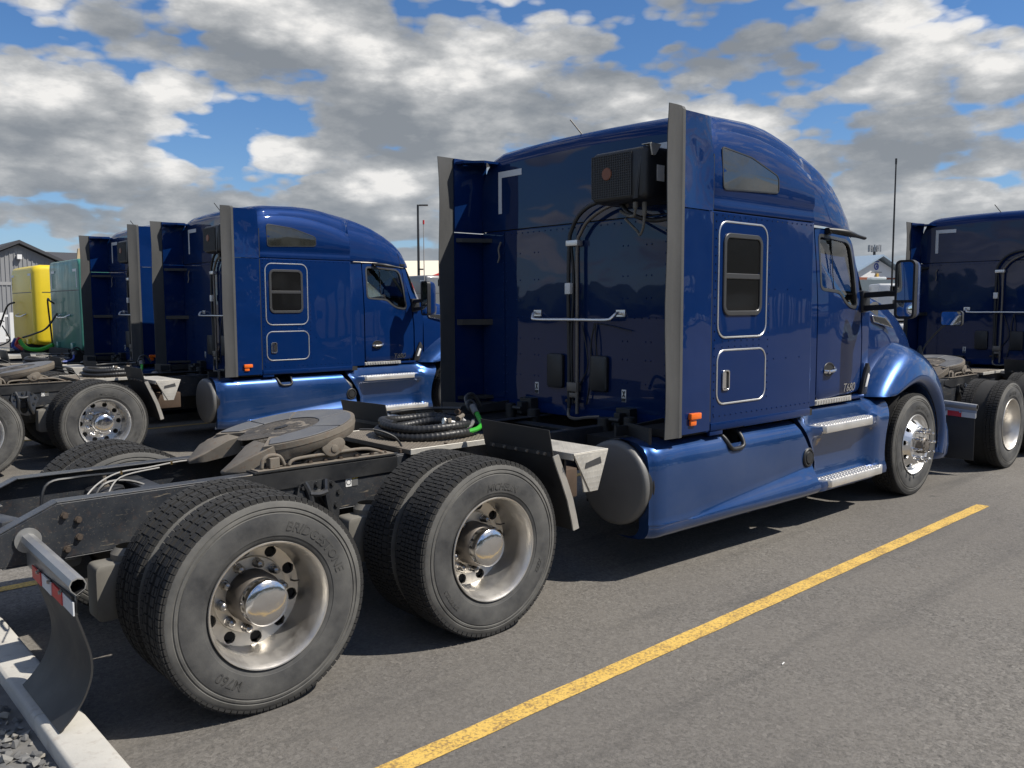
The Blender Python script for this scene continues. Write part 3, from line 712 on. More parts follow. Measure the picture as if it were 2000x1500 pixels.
def make_truck():
    T = empty('semi_truck')
    # ---------------- frame
    for s in (-1, 1):
        b = MB()
        web = [(-.69, .965), (6.9, .965), (6.9, .70), (-.95, .70), (-1.16, .735), (-1.16, .752)]
        yo = s*.43; yi = s*.422
        b.prism(web, 'y', yo, yi)
        b.box(-.69, 6.9, yo-s*.001, s*.345, .9655, .974)
        b.box(-.93, 6.9, yo-s*.001, s*.345, .692, .6995)
        d = Vector((-1.16+.69, 0, .752-.965)); M = Vector((-.69, 0, .966))
        b.add([(-.69, yo-s*.001, .974), (-1.17, yo-s*.001, .757), (-1.17, s*.345, .757), (-.69, s*.345, .974), (-.69, yo-s*.001, .966), (-1.17, yo-s*.001, .749), (-1.17, s*.345, .749), (-.69, s*.345, .966)],
              [(0, 1, 2, 3), (7, 6, 5, 4), (0, 4, 5, 1), (3, 2, 6, 7), (1, 5, 6, 2)])
        R = b.build('frame_rail', 'frame_black', T, smooth=0, bevel=.003, seg=1)
        if s < 0:
            pts = [(-.66, yo, .905), (-.655, yo, .74), (-.60, yo, .875), (-.60, yo, .79), (-.98, yo, .775), (2.15, yo, .9), (2.15, yo, .8), (2.5, yo, .9), (1.30, yo, .80)]
            bolts(pts, (0, -1, 0), .013, .02, 'rust_bolt', R)
            bolts([(1.62, yo-.01, .99), (1.30, -.39, .975)], (0, 0, 1), .012, .02, 'rust_bolt', R)
        # mounting angle under the fifth wheel
        b = MB(); y2 = s*.442
        b.prism([(.16, .966), (1.24, .966), (1.24, .875), (.34, .868), (.13, .91)], 'y', s*.432, y2)
        b.box(.30, 1.24, y2, s*.335, .9755, .984)
        b.prism([(.98, .93), (1.03, .947), (1.03, .939), (.98, .922)], 'y', s*.4421, s*.443)
        A = b.build('mounting_angle', 'black_steel', T, bevel=.002, seg=1)
        b = MB(); b.box(.32, 1.22, s*.44, s*.345, .9845, .990)
        b.build('rusty_top_plate', 'dusty_steel', T, bevel=.002, seg=1)
        if s < 0: bolts([(x, -.4, .99) for x in (.40, .52, .66, .76, .86, .97, 1.08, 1.17)], (0, 0, 1), .013, .014, 'rust_bolt', A)
        # cast suspension hanger with a window
        n = 24; cx, cz = .665, .715
        outer = round_poly([(.555, .885), (.60, .895), (.735, .895), (.80, .86), (.845, .80), (.80, .74), (.775, .62), (.55+.14, .60), (.60, .64), (.555, .74), (.53, .80)], .02, 2)[:]
        def resamp(poly, n):
            P = [Vector(p) for p in poly]; L = [0]
            for i in range(len(P)): L.append(L[-1]+(P[(i+1) % len(P)]-P[i]).length)
            out = []
            for k in range(n):
                t = L[-1]*k/n; i = max(j for j in range(len(P)) if L[j] <= t); out.append(tuple(P[i].lerp(P[(i+1) % len(P)], (t-L[i])/max(1e-9, L[i+1]-L[i]))))
            return out
        outer = resamp(outer, 40)
        inner = []
        for (x, z) in outer:
            a = math.atan2(z-cz, x-cx); inner.append((cx+.046*cos(a), cz+.085*sin(a)))
        b = MB()
        fo = lambda u, v: (u, s*(.455+.05*max(0, min(1, (.9-v)/.25))), v)
        fi = lambda u, v: (u, s*.433, v)
        b.ring(outer, inner, fo, fi)
        for pts in ([(.585, s*.462, .893), (.605, s*.480, .84), (.612, s*.495, .78), (.605, s*.505, .70), (.60, s*.505, .62)], [(.725, s*.462, .893), (.715, s*.480, .84), (.715, s*.495, .78), (.728, s*.505, .70), (.765, s*.505, .62)], [(.605, s*.488, .83), (.663, s*.492, .822), (.715, s*.488, .83)]):
            b.tube(smooth_path(pts, 4), .019, 8)
        H = b.build('suspension_hanger', 'hanger_black', T, smooth=40)
        if s < 0: bolts([(.575, -.457, .865), (.575, -.468, .80), (.765, -.458, .865), (.80, -.466, .81), (.666, -.458, .872), (.775, -.48, .74)], (0, -1, 0), .013, .022, 'black_steel', H)
    # labels on the rail
    b = MB(); b.box(.875, .915, -.4335, -.432, .822, .876); L = b.build('rail_sticker', 'white_label', T)
    b = MB(); b.lathe([(.013, 0), (.017, 0)], 20, c=(.895, -.4342, .848)); b.build('sticker_ring', 'black_print', L)
    b = MB(); b.box(.918, .958, -.4335, -.432, .822, .864); b.build('sticker_text', 'tank_cap', L)
    b = MB(); b.box(.918, .958, -.4335, -.432, .865, .878); b.build('sticker_heading', 'yellow_label', L)
    # cross members
    for x, z0, z1 in ((-.93, .74, .80), (-.10, .74, .90), (.69, .72, .94), (1.37, .74, .9), (2.35, .72, .95), (3.0, .72, .95)):
        b = MB(); b.box(x-.05, x+.05, -.42, .42, z1-.012, z1); b.box(x-.006, x+.006, -.42, .42, z0, z1-.012)
        b.box(x-.03, x+.03, -.42, .42, z0-.008, z0); b.build('cross_member', 'frame_black', T)
    b = MB(); b.box(-.98, -.84, -.05, .33, .905, .917); b.box(-.98, -.972, -.05, .33, .80, .905); b.obox(Matrix.Translation((-.90, -.15, .84)) @ Matrix.Rotation(.3, 4, 'Z'), .10, .32, .10)
    b.build('tail_bracket', 'frame_black', T, bevel=.004)
    # axles, springs, air bags
    for x in (0, TS):
        b = MB(); b.cyl((x, -.95, TR), (x, .95, TR), .075, n=20); b.lathe([(.02, -.20), (.15, -.17), (.20, -.06), (.20, .06), (.15, .17), (.02, .2)], 24, c=(x, .02, TR), axis='x')
        b.build('axle', 'dark_under', T)
        for s in (-1, 1):
            b = MB(); b.bar((x-.42, s*.47, .60), (x+.45, s*.47, .66), .08, .045); b.build('spring_arm', 'dark_under', T)
            b = MB(); b.lathe([(.02, .0), (.085, .0), (.10, .015), (.112, .05), (.108, .09), (.112, .13), (.10, .165), (.07, .175), (.02, .176)], 24, c=(x-.27, s*.27, .71), axis='z')
            b.build('air_spring', 'rubber_flap', T)
            b = MB(); b.cyl((x-.27, s*.27, .886), (x-.27, s*.27, .905), .035, n=12); b.cyl((x-.27, s*.27, .905), (x-.27, s*.27, .95), .012, n=8); b.build('air_spring_stud', 'dusty_steel', T)
            # brake chamber + dusty bracket between rail and inner wheel
            b = MB(); b.lathe([(.02, -.16), (.075, -.155), (.085, -.06), (.09, -.05), (.09, -.03), (.085, -.02), (.085, .10), (.06, .13)], 24, c=(x-.40, s*.52, .60), axis='z')
            b.build('brake_chamber', 'beige_dust', T)
            b = MB(); b.prism(round_poly([(x-.58, .40), (x-.36, .40), (x-.34, .60), (x-.36, .67), (x-.58, .67)], .03, 3), 'y', s*.46, s*.60); b.build('pedestal', 'beige_dust', T, bevel=.01)
    # cables lying inside the rails
    for pts, r, m in (([(-.55, -.12, .80), (-.42, -.02, .93), (-.25, .12, .975), (-.05, .20, .972), (.15, .26, .975), (.30, .30, .965)], .0045, 'cable_white'),
                      ([(-.50, -.18, .76), (-.38, -.10, .88), (-.24, .09, .955), (.02, .22, .96)], .004, 'cable_white'),
                                            ([(-.62, .20, .72), (-.58, .24, .93), (-.42, .26, .955), (-.2, .2, .96)], .008, 'hose_black'),
                      ([(-.45, .0, .75), (-.33, .08, .93), (-.12, .1, .9), (.0, .0, .75)], .009, 'hose_black')):
        b = MB(); b.tube(smooth_path(pts), r, 6); b.build('brake_cable', m, T)
    for x, y in ((-.22, .135), (.10, .245)):
        b = MB(); b.cyl((x, y, .964), (x, y, .982), .008, n=8); b.build('cable_tie', 'brass', T)

    # ---------------- wheels
    for s, det in ((-1, True), (1, False)):
        wheel('rib', 0, s*1.22, T, s, .10, det); wheel('inrib', 0, s*.895, T, s, .3)
        wheel('lug', TS, s*1.22, T, s, .33, det); wheel('inlug', TS, s*.895, T, s, .1)
        wheel('front', LF, s*1.235, T, s, .15, det)

    # ---------------- fifth wheel
    def tilt(p): # pivot at (.78, z 1.10)
        a = radians(9.5); x, y, z = p; dx, dz = x-.78, z-1.09
        return (.78+dx*cos(a)-dz*sin(a), y, 1.09+dx*sin(a)+dz*cos(a))
    def plate_outline(R, n=40):
        pts = []
        for i in range(n+1):
            t = radians(-118+236*i/n); pts.append((.71+R*cos(t), R*sin(t)))
        return pts
    outer = plate_outline(.455)
    # horseshoe: round plate, throat open to the rear, ramps
    def horseshoe(R, inner_r, slot, zt, zb):
        n = 48; o = []; i_ = []
        for k in range(n+1):
            t = radians(-132+264*k/n)
            o.append((.71+R*cos(t), R*sin(t)))
            ti = radians(-150+300*k/n)
            rr = inner_r; x, y = .70+rr*cos(ti), rr*sin(ti)*.8
            i_.append((x, y))
        sec = [[tilt((p[0], p[1], zt)) for p in o], [tilt((p[0], p[1], zt)) for p in i_], [tilt((p[0], p[1], zb)) for p in i_], [tilt((p[0], p[1], zb)) for p in o]]
        return sec
    b = MB(); sec = horseshoe(.44, .10, .05, 1.165, 1.13)
    b.loft(sec+[sec[0]]);
    for sd in (0, -1): b.add([q[sd] for q in sec], [(0, 1, 2, 3)])
    # skirt below the rim
    n = 48; sk = []
    for k in range(n+1):
        t = radians(-132+264*k/n); c_, s_ = cos(t), sin(t)
        h = .05+.05*max(0, -c_)
        sk.append([tilt((.71+.438*c_, .438*s_, 1.135)), tilt((.71+.426*c_, .426*s_, 1.135-h)), tilt((.71+.412*c_, .412*s_, 1.135-h)), tilt((.71+.416*c_, .416*s_, 1.135))])
    b.loft(sk, closed=True, cap0=True, cap1=True)
    for s in (-1, 1):     # tapered ramps pointing rearward
        top = [(.47, s*.365), (.47, s*.100), (.405, s*.120), (.27, s*.185), (.185, s*.225), (.192, s*.268), (.31, s*.345)]
        zs = [1.163, 1.163, 1.155, 1.10, 1.075, 1.075, 1.13]
        up = [tilt((x, y, z)) for (x, y), z in zip(top, zs)]
        zb_ = [1.07, 1.06, 1.055, 1.045, 1.055, 1.055, 1.05]
        dn = [tilt((x, y, z)) for (x, y), z in zip(top, zb_)]
        b.loft([up, dn], closed=True, cap0=True, cap1=True)
    FW = b.build('fifth_wheel', 'dusty_steel', T, smooth=40, bevel=.004, seg=1)
    # grease plates with cut lines, segments of a ring
    for (a0, a1) in ((-128, -66), (-64, -14), (-12, 50), (52, 92), (94, 128)):
        b = MB(); secs = []
        m = 14
        for k in range(m+1):
            t = radians(lerp(a0, a1, k/m)); rin = .235 if abs(math.degrees(t)) < 110 else lerp(.235, .29, (abs(math.degrees(t))-110)/18)
            po = (.71+.418*cos(t), .418*sin(t)); pi_ = (.70+rin*cos(t), rin*.92*sin(t))
            secs.append([tilt((*po, 1.1655)), tilt((*po, 1.172)), tilt((*pi_, 1.172)), tilt((*pi_, 1.1655))])
        b.loft(secs, closed=True, cap0=True, cap1=True); b.build('top_plate_segment', 'plate_poly', FW, smooth=30, bevel=.0015, seg=1)
    b = MB(); gr = random.Random(2)
    rows = []
    for i in range(9):
        row = []
        for k in range(30):
            t = 2*pi*k/30; rr = .232*i/8; ex = 1.0 if cos(t) > -.3 else 1.22
            row.append(tilt((.70+rr*cos(t)*ex, rr*.92*sin(t)*(.75 if cos(t) < -.5 else 1), 1.166+gr.uniform(-.004, .006)*(1 if 0 < i < 8 else 0)+(.003 if i == 7 else 0))))
        rows.append(row)
    b.loft(rows, closed=True); b.build('greasy_centre', 'grease', FW, smooth=60)
    b = MB(); n = 20
    hole = [tilt((.70+.028*cos(2*pi*k/n)*1.6, .028*sin(2*pi*k/n), 1.1735)) for k in range(n)]
    b.add(hole, [tuple(range(n))]); b.build('kingpin_hole', 'black_print', FW)
    for s in (-1, 1):
        b = MB(); b.obox(Matrix.Translation(tilt((.515, s*.11, 1.13))) @ Matrix.Rotation(s*.2, 4, 'Z') @ Matrix.Rotation(radians(-9), 4, 'Y'), .10, .045, .06); b.build('lock_jaw', 'grease', FW, bevel=.01)
    for s in (-1, 1):
        b = MB()
        b.prism(round_poly([(.72, 1.07), (.76, 1.105), (.86, 1.125), (.89, 1.09), (.86, 1.035), (.81, 1.01), (.76, 1.02)], .025, 4), 'y', s*.405, s*.425)
        b.cyl((.81, s*.432, 1.06), (.81, s*.37, 1.06), .024, n=16)
        b.prism([(.62, .992), (1.02, .992), (.88, 1.08), (.74, 1.08)], 'y', s*.36, s*.395)
        b.build('pivot_bracket', 'dusty_steel', T, bevel=.006)
        b = MB()
        b.tube(smooth_path([(.36, s*.40, .992), (.37, s*.40, 1.04), (.41, s*.40, 1.062), (.47, s*.40, 1.05), (.50, s*.40, .995)], 4), .012, 8)
        b.box(.40, .46, s*.375, s*.425, .99, 1.05)
        b.tube(smooth_path([(.52, s*.41, .993), (.56, s*.41, 1.025), (.75, s*.41, 1.032), (1.0, s*.41, 1.035), (1.10, s*.41, 1.015), (1.16, s*.41, .992)], 4), .011, 8)
        b.build('slide_rail_stop', 'dusty_steel', T, bevel=.003, seg=1)
    b = MB(); b.tube(smooth_path([(1.12, -.20, 1.12), (1.22, -.25, 1.11), (1.32, -.30, 1.06), (1.36, -.33, .985)]), .007, 6); b.build('release_cable', 'hose_black', T)

    # ---------------- deck plate behind the sleeper
    b = MB(); b.box(1.32, 2.10, -.47, .47, .985, 1.0)
    D = b.build('deck_plate', 'deck_bronze', T, bevel=.002, seg=1)
    for s in (-1, 1):
        b = MB(); b.box(1.315, 2.10, s*.480, s*.4705, .968, 1.004); b.build('deck_edge', 'alu_matte', D, bevel=.002, seg=1)
    b = MB(); b.box(1.312, 1.3195, -.47, .47, .972, 1.0); b.build('deck_lip', 'deck_bronze', D)
    b = MB()
    for i in range(24):
        for j in range(30):
            x = 1.335+i*.032; y = -.45+j*.031; b.add([(x, y, 1.0005), (x+.018, y, 1.0005), (x+.018, y+.012, 1.0005), (x, y+.012, 1.0005), (x+.009, y+.006, 1.0045)], [(0, 1, 4), (1, 2, 4), (2, 3, 4), (3, 0, 4)])
    tag(b.build('deck_tread', 'deck_bronze', D, smooth=0), kind='stuff')

    # ---------------- mud flaps on hangers at the tail
    for s in (-1, 1):
        b = MB(); tip = (-.80, s*1.145, .758); root = (-.82, s*.43, .808)
        prof = [(.028, -.010), (.034, .012), (.024, .034), (.0, .042), (-.024, .034), (-.034, .012), (-.028, -.010), (-.008, -.032), (-.008, -.11), (-.004, -.11), (-.004, -.034), (.008, -.034), (.008, -.032)]
        secs = [[(p[0]+u, p[1], p[2]+v) for u, v in prof] for p in (root, tip)]
        b.loft(secs, closed=True, cap0=True)
        inner = [(u*.86, v*.86) for u, v in prof[:8]]
        secs2 = [[(tip[0]+u, tip[1]-s*d, tip[2]+v) for u, v in inner] for d in (0, .10)]
        b.loft(secs2, closed=True, cap1=True, mi=1)
        b.ring([(tip[0]+u, tip[2]+v) for u, v in prof[:8]], [(tip[0]+u, tip[2]+v) for u, v in inner], lambda u, v: (u, tip[1], v), lambda u, v: (u, tip[1]+s*.001, v))
        b.cyl((-.82, s*.431, .815), (-.82, s*.442, .815), .058, n=20)
        HG = b.build('flap_hanger', ['tube_alloy', 'dark_under'], T, smooth=30)
        # reflective strip in red and white blocks
        n = 4
        for k in range(n):
            y0 = lerp(.55, 1.14, k/n); y1 = lerp(.55, 1.14, (k+1)/n)
            z0 = lerp(.795, .762, (y0-.45)/.7)-.092; z1 = lerp(.795, .762, (y1-.45)/.7)-.092
            b = MB(); xx = -.822
            xx = lerp(-.838, -.8175, (y0-.43)/.7)
            b.add([(xx, s*y0, z0-.028), (xx, s*y1, z1-.028), (xx, s*y1, z1+.028), (xx, s*y0, z0+.028), (xx+.006, s*y0, z0-.028), (xx+.006, s*y1, z1-.028), (xx+.006, s*y1, z1+.028), (xx+.006, s*y0, z0+.028)],
                  [(0, 1, 2, 3), (4, 5, 6, 7), (0, 1, 5, 4), (2, 3, 7, 6), (0, 3, 7, 4), (1, 2, 6, 5)])
            b.build('reflective_strip', 'red_tape' if k % 2 == 0 else 'white_tape', HG)
        bolts([(lerp(-.838, -.8175, (y-.43)/.7), s*y, lerp(.795, .762, (y-.45)/.7)-.066) for y in (.66, .82, .98)], (-1, 0, 0), .009, .012, 'lug_chrome', HG)
        # rubber flap: bellies forward and rests back over the kerb
        secs = []
        path = [(-.812, .72), (-.80, .64), (-.770, .54), (-.745, .44), (-.745, .35), (-.775, .26), (-.820, .19), (-.868, .138)] if s < 0 else [(-.812, .74), (-.81, .5), (-.80, .3), (-.80, .16)]
        path = smooth_path([(x, 0, z) for x, z in path], 4)
        for k, p in enumerate(path):
            t = k/(len(path)-1); yo = lerp(1.12, 1.06, t) if s < 0 else lerp(1.12, 1.14, t); yi = lerp(.51, .44, t) if s < 0 else .52
            secs.append([(p.x, s*yo, p.z), (p.x, s*(yo+yi)/2, p.z), (p.x, s*yi, p.z), (p.x-.009, s*yi, p.z), (p.x-.009, s*(yo+yi)/2, p.z), (p.x-.009, s*yo, p.z)])
        b = MB(); b.loft(secs, closed=True, cap0=True, cap1=True); b.build('mud_flap', 'rubber_flap', T, smooth=50)

    # ---------------- quarter fenders and steps ahead of the drive wheels
    for s in (-1, 1):
        b = MB()
        prof = [(1.815, 1.150), (1.852, .985), (1.875, .93), (1.925, .82), (1.975, .70), (2.01, .58), (2.03, .50)]
        secs = []
        for x, z in prof: secs.append([(x, s*.56, z+.01), (x, s*1.20, z), (x+.006, s*1.20, z), (x+.006, s*.56, z+.01)])
        b.loft(secs, closed=True, cap0=True, cap1=True)
        Q = b.build('quarter_fender', 'rubber_flap', T, smooth=40)
        b = MB()
        for k in range(len(prof)-2):
            (x0, z0), (x1, z1) = prof[k+1], prof[k+2]
            w0 = .030; b.add([(x0-.004, s*1.205, z0), (x1-.004, s*1.205, z1), (x1+.034, s*1.215, z1+.012), (x0+.034, s*1.215, z0+.012), (x0-.004, s*1.195, z0), (x1-.004, s*1.195, z1), (x1+.034, s*1.205, z1+.012), (x0+.034, s*1.205, z0+.012)],
                             [(0, 1, 2, 3), (7, 6, 5, 4), (0, 4, 5, 1), (3, 2, 6, 7)]+([(0, 3, 7, 4)] if k == 0 else [])+([(1, 5, 6, 2)] if k == len(prof)-3 else []))
        b.build('fender_edge', 'alu_matte', Q, smooth=40)
        b = MB(); b.box(1.842, 1.848, s*.62, s*1.19, .985, 1.01); b.build('clamp_bar', 'black_steel', Q)
        if s < 0: bolts([(1.842, s*y, .998) for y in (.66, .77, .88, .98, 1.08, 1.14)], (-1, 0, 0), .009, .01, 'dusty_steel', Q)
        # diamond plate step bracket
        b = MB()
        b.box(1.96, 2.27, s*.46, s*1.27, .992, .998)
        b.prism([(1.96, .9915), (2.27, .9915), (2.175, .745), (2.105, .745)], 'y', s*1.264, s*1.270)
        b.prism([(1.96, .9915), (1.966, .9915), (1.966, .955), (1.96, .955)], 'y', s*.46, s*1.262)
        b.prism([(1.96, .9915), (2.006, .9915), (2.06, .75), (2.105, .745)], 'y', s*1.255, s*1.2625)
        St = b.build('side_step', 'alu_matte', T, bevel=.0015, seg=1)
        b = MB()
        dia_plate(b, lambda u, v: (Vector((lerp(1.965, 2.265, u), s*lerp(.6, 1.265, v), .998)), Vector((.034, 0, 0)), Vector((0, .034, 0)), Vector((0, 0, 1))), 9, 18)
        def fq(u, v):
            x0 = lerp(2.105, 1.965, v); x1 = lerp(2.175, 2.265, v); return (Vector((lerp(x0, x1, u), s*1.2705, lerp(.75, .985, v))), Vector(((x1-x0)/7, 0, 0)), Vector((0, 0, .033)), Vector((0, s, 0)))
        dia_plate(b, fq, 7, 7)
        tag(b.build('diamond_tread', 'alu_matte', St, smooth=0), kind='stuff')
        b = MB(); b.prism([(2.055, .895), (2.205, .915), (2.195, .955), (2.065, .93)], 'y', s*1.2705, s*1.2735); b.build('maker_plate', 'plastic_grey', St)
        b = MB(); b.box(2.10, 2.42, s*.46, s*.86, .60, .80); b.box(2.08, 2.36, s*.46, s*.72, .85, .89); b.build('battery_box', 'rust_brown', T, bevel=.01)
        b = MB(); b.bar((2.10, s*1.05, .80), (2.10, s*1.05, .985), .016, .016); b.build('step_strut', 'black_steel', T)

    # ---------------- tanks and skirts
    for s in (-1, 1):
        b = MB(); cy = s*.925
        b.lathe([(.001, 0), (.262, 0), (.284, .006), (.295, .020), (.297, .045)], 56, c=(2.70, cy, .665), axis='x', mi=0)
        b.lathe([(.297, .045), (.2975, .06), (.2975, 2.1)], 56, c=(2.70, cy, .665), axis='x', mi=1)
        b.build('fuel_tank', ['tank_cap', 'plastic_black'], T, smooth=40)
        b = MB(); b.lathe([(.299, .08), (.304, .085), (.304, .125), (.299, .13)], 40, c=(2.70, cy, .665), axis='x'); b.build('tank_strap', 'black_steel', T)
        # tank skirt
        def sk(x):
            d = .040*max(0, min(1, (x-3.15)/1.6)); e = interp([(2.76, .022), (2.82, .004), (2.95, 0)], x)
            cut = 0
            tt = max(0, min(1, (x-3.10)/1.6)); d = .075*tt; zc = .405+.15*tt
            pr = [(.93, .972), (1.08, .968), (1.15, .955), (1.205, .925), (1.238, .872), (1.252, .80), (1.256, .72), (1.256, lerp(.60, .66, tt)), (1.254, zc+.05), (1.252, zc+.008), (1.257, zc-.006), (1.254+.045*tt, lerp(zc, .385, .5)), (1.256+.082*tt, .396), (1.255+.080*tt, .372), (1.246+.060*tt, .340), (1.222+.030*tt, .310), (1.17, .292), (1.05, .285)]
            return [(x, s*(y-e*2.2 if y > 1.0 else y), z) for y, z in pr]
        b = MB(); xs = [2.755, 2.765, 2.785, 2.82, 2.9]+[2.9+i*.1 for i in range(1, 7)]+[3.56, 3.62, 3.66, 3.72, 3.78, 3.81]+[3.9+i*.1 for i in range(9)]+[4.77, 4.80, 4.835]
        secs = []
        for x in xs:
            sec = sk(x)
            if x > 4.5:   # forward edge leans: upper part ends earlier
                sec = [(x-max(0, (p[2]-.62))*.75*(x-4.5)/.36, p[1], p[2]) for p in sec]
            secs.append(sec)
        secs = [[(2.775, s*(abs(p[1])-.10), p[2]) for p in secs[0]]]+secs+[[(p[0]-.012, s*(abs(p[1])-.06), p[2]) for p in secs[-1]]]
        b.loft(secs)
        keep = []
        for f in b.f:     # opening for the foot hold
            cx_ = sum(b.v[i][0] for i in f)/4; cz_ = sum(b.v[i][2] for i in f)/4; cy_ = sum(abs(b.v[i][1]) for i in f)/4
            if not (3.62 < cx_ < 3.81 and cz_ > .855 and cy_ > 1.0): keep.append(f)
        b.f = keep; b.m = [0]*len(keep)
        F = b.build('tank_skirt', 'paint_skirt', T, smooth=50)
        b = MB(); c = (4.755, s*1.262, .640)
        b.lathe([(.068, .012), (.068, .0), (.060, -.008), (.050, -.008), (.047, .012)], 32, c=(0, 0, 0), mi=0); b.lathe([(.047, .004), (.04, -.012), (.001, -.014)], 32, mi=0)
        o = b.build('fuel_cap', 'plastic_black', F); o.location = c; o.scale = (1.2, 1, 1.2); o.rotation_euler = (0, 0, 0 if s < 0 else pi)
        # step notch let into the top edge
        yn = lambda v: s*interp([(.80, 1.256), (.82, 1.257), (.87, 1.247), (.925, 1.212), (.955, 1.158), (.97, 1.09), (1.0, 1.07)], v)
        b = MB(); P = smooth_path([(3.585, yn(.968), .968), (3.605, yn(.93), .93), (3.635, yn(.86), .86), (3.665, yn(.835), .835), (3.72, yn(.83), .83), (3.785, yn(.835), .835), (3.815, yn(.86), .86), (3.822, yn(.93), .93), (3.822, yn(.968), .968)], 4); b.tube(P, .017, 8)
        b.build('notch_trim', 'plastic_black', F, smooth=50)
        b = MB(); b.box(3.60, 3.825, s*1.03, s*1.19, .83, .855); b.box(3.60, 3.825, s*1.02, s*1.03, .83, .99); b.box(3.592, 3.60, s*1.02, s*1.19, .83, .95); b.box(3.825, 3.833, s*1.02, s*1.19, .83, .95); b.build('notch_step', 'plastic_black', F)
        # gap filler and chassis side
        b = MB(); b.box(2.95, 6.2, s*.45, s*1.06, .42, .93); b.box(3.0, 3.58, s*.9, s*1.2, .975, 1.03); b.box(3.85, 4.9, s*.9, s*1.2, .975, 1.03); b.build('chassis_side', 'dark_under', T)
        b = MB(); b.prism([(2.79, .975), (3.35, .975), (3.35, 1.06), (2.98, 1.04), (2.79, 1.05)], 'y', s*.86, s*.88); b.obox(Matrix.Translation((2.88, s*1.0, 1.0)) @ Matrix.Rotation(.35*s, 4, 'Z'), .02, .34, .12); b.build('splash_shield', 'rubber_flap', T)

        # ---------------- cab step skirt
        def st(x):
            w = max(0, min(1, (x-4.93)/.10))*max(0, min(1, (6.10-x)/.22)); w = w*w*(3-2*w)
            full = [(.92, 1.035), (1.06, 1.030), (1.105, 1.00), (1.125, .93), (1.130, .878), (1.255, .872), (1.262, .835), (1.245, .80), (1.175, .775), (1.145, .68), (1.135, .56), (1.140, .45), (1.165, .402), (1.262, .395), (1.270, .360), (1.255, .315), (1.19, .290), (1.05, .285)]
            plain = [(.92, 1.035), (1.06, 1.030), (1.13, 1.00), (1.17, .95), (1.19, .90), (1.205, .87), (1.215, .835), (1.22, .80), (1.222, .75), (1.222, .68), (1.222, .58), (1.222, .50), (1.225, .43), (1.235, .40), (1.24, .36), (1.23, .32), (1.18, .292), (1.05, .285)]
            return [(x, s*lerp(p[0], q[0], w), lerp(p[1], q[1], w)) for p, q in zip(plain, full)]
        b = MB(); xs = [4.925, 4.935, 4.95, 4.97, 5.0, 5.03, 5.06]+[5.1+i*.1 for i in range(8)]+[5.88, 5.93, 5.98, 6.03, 6.08, 6.13, 6.18, 6.23]
        secs = []
        for x in xs:
            sec = st(x)
            # front edge follows the wheel arch; rear edge leans like the tank skirt
            out = []
            for p in sec:
                xx = p[0]
                if x > 5.93:
                    zr = p[2]-TR; arch = LF-math.sqrt(max(.01, .66**2-min(.64, abs(zr))**2)); arch = min(arch, 6.36); xx = lerp(5.93, arch, (x-5.93)/.30)
                if x < 5.06: xx = xx-max(0, p[2]-.62)*.62*(5.06-x)/.135
                out.append((xx, p[1], p[2]))
            secs.append(out)
        secs = [[(p[0]+.012, s*(abs(p[1])-.06), p[2]) for p in secs[0]]]+secs+[[(p[0]+.012, s*(abs(p[1])-.12), p[2]) for p in secs[-1]]]
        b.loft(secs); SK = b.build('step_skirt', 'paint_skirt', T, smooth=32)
        for (x0, x1, xt, z, yo) in ((4.975, 5.83, 5.955, .878, 1.285), (5.07, 6.03, 6.16, .402, 1.295)):
            b = MB(); poly = [(x0-.06, s*1.15), (x0+.03, s*yo), (x1, s*yo), (xt, s*(yo-.06)), (xt-.02, s*1.155)]
            b.prism(poly, 'z', z-.062, z+.003)
            P = b.build('step_plate', 'aluminium', SK, bevel=.007, seg=2)
            b = MB(); nx = 20
            for i in range(nx):
                for j in range(4):
                    x = lerp(x0+.02, xt-.07, i/(nx-1)); y = s*lerp(1.172, yo-.026, j/3)
                    if x > x1-.03 and abs(y) > lerp(yo-.03, yo-.085, (x-x1)/(xt-x1)): continue
                    c = (x+(.018 if j % 2 else 0), y, z+.0032)
                    b.lathe([(.0165, 0), (.0125, .007), (.0085, .0065), (.0075, .001)], 8, c=c, axis='z', mi=0)
                    b.lathe([(.0078, .0012), (.001, .0012)], 8, c=c, axis='z', mi=1)
            tag(b.build('step_grip', ['aluminium', 'black_print'], P, smooth=30), kind='stuff')
        b = MB()
        for i in range(14): b.box(5.08+i*.045, 5.105+i*.045, s*1.128, s*1.142, 1.045-.0*i, 1.075)
        b.box(4.92, 5.72, s*1.118, s*1.13, 1.035, 1.08); b.build('sill_tread', 'aluminium', T)
        b = MB(); b.prism([(5.75, .30), (6.05, .30), (6.07, .20), (5.78, .22)], 'y', s*1.0, s*1.02); b.build('wheel_flap', 'rubber_flap', T)
    return T

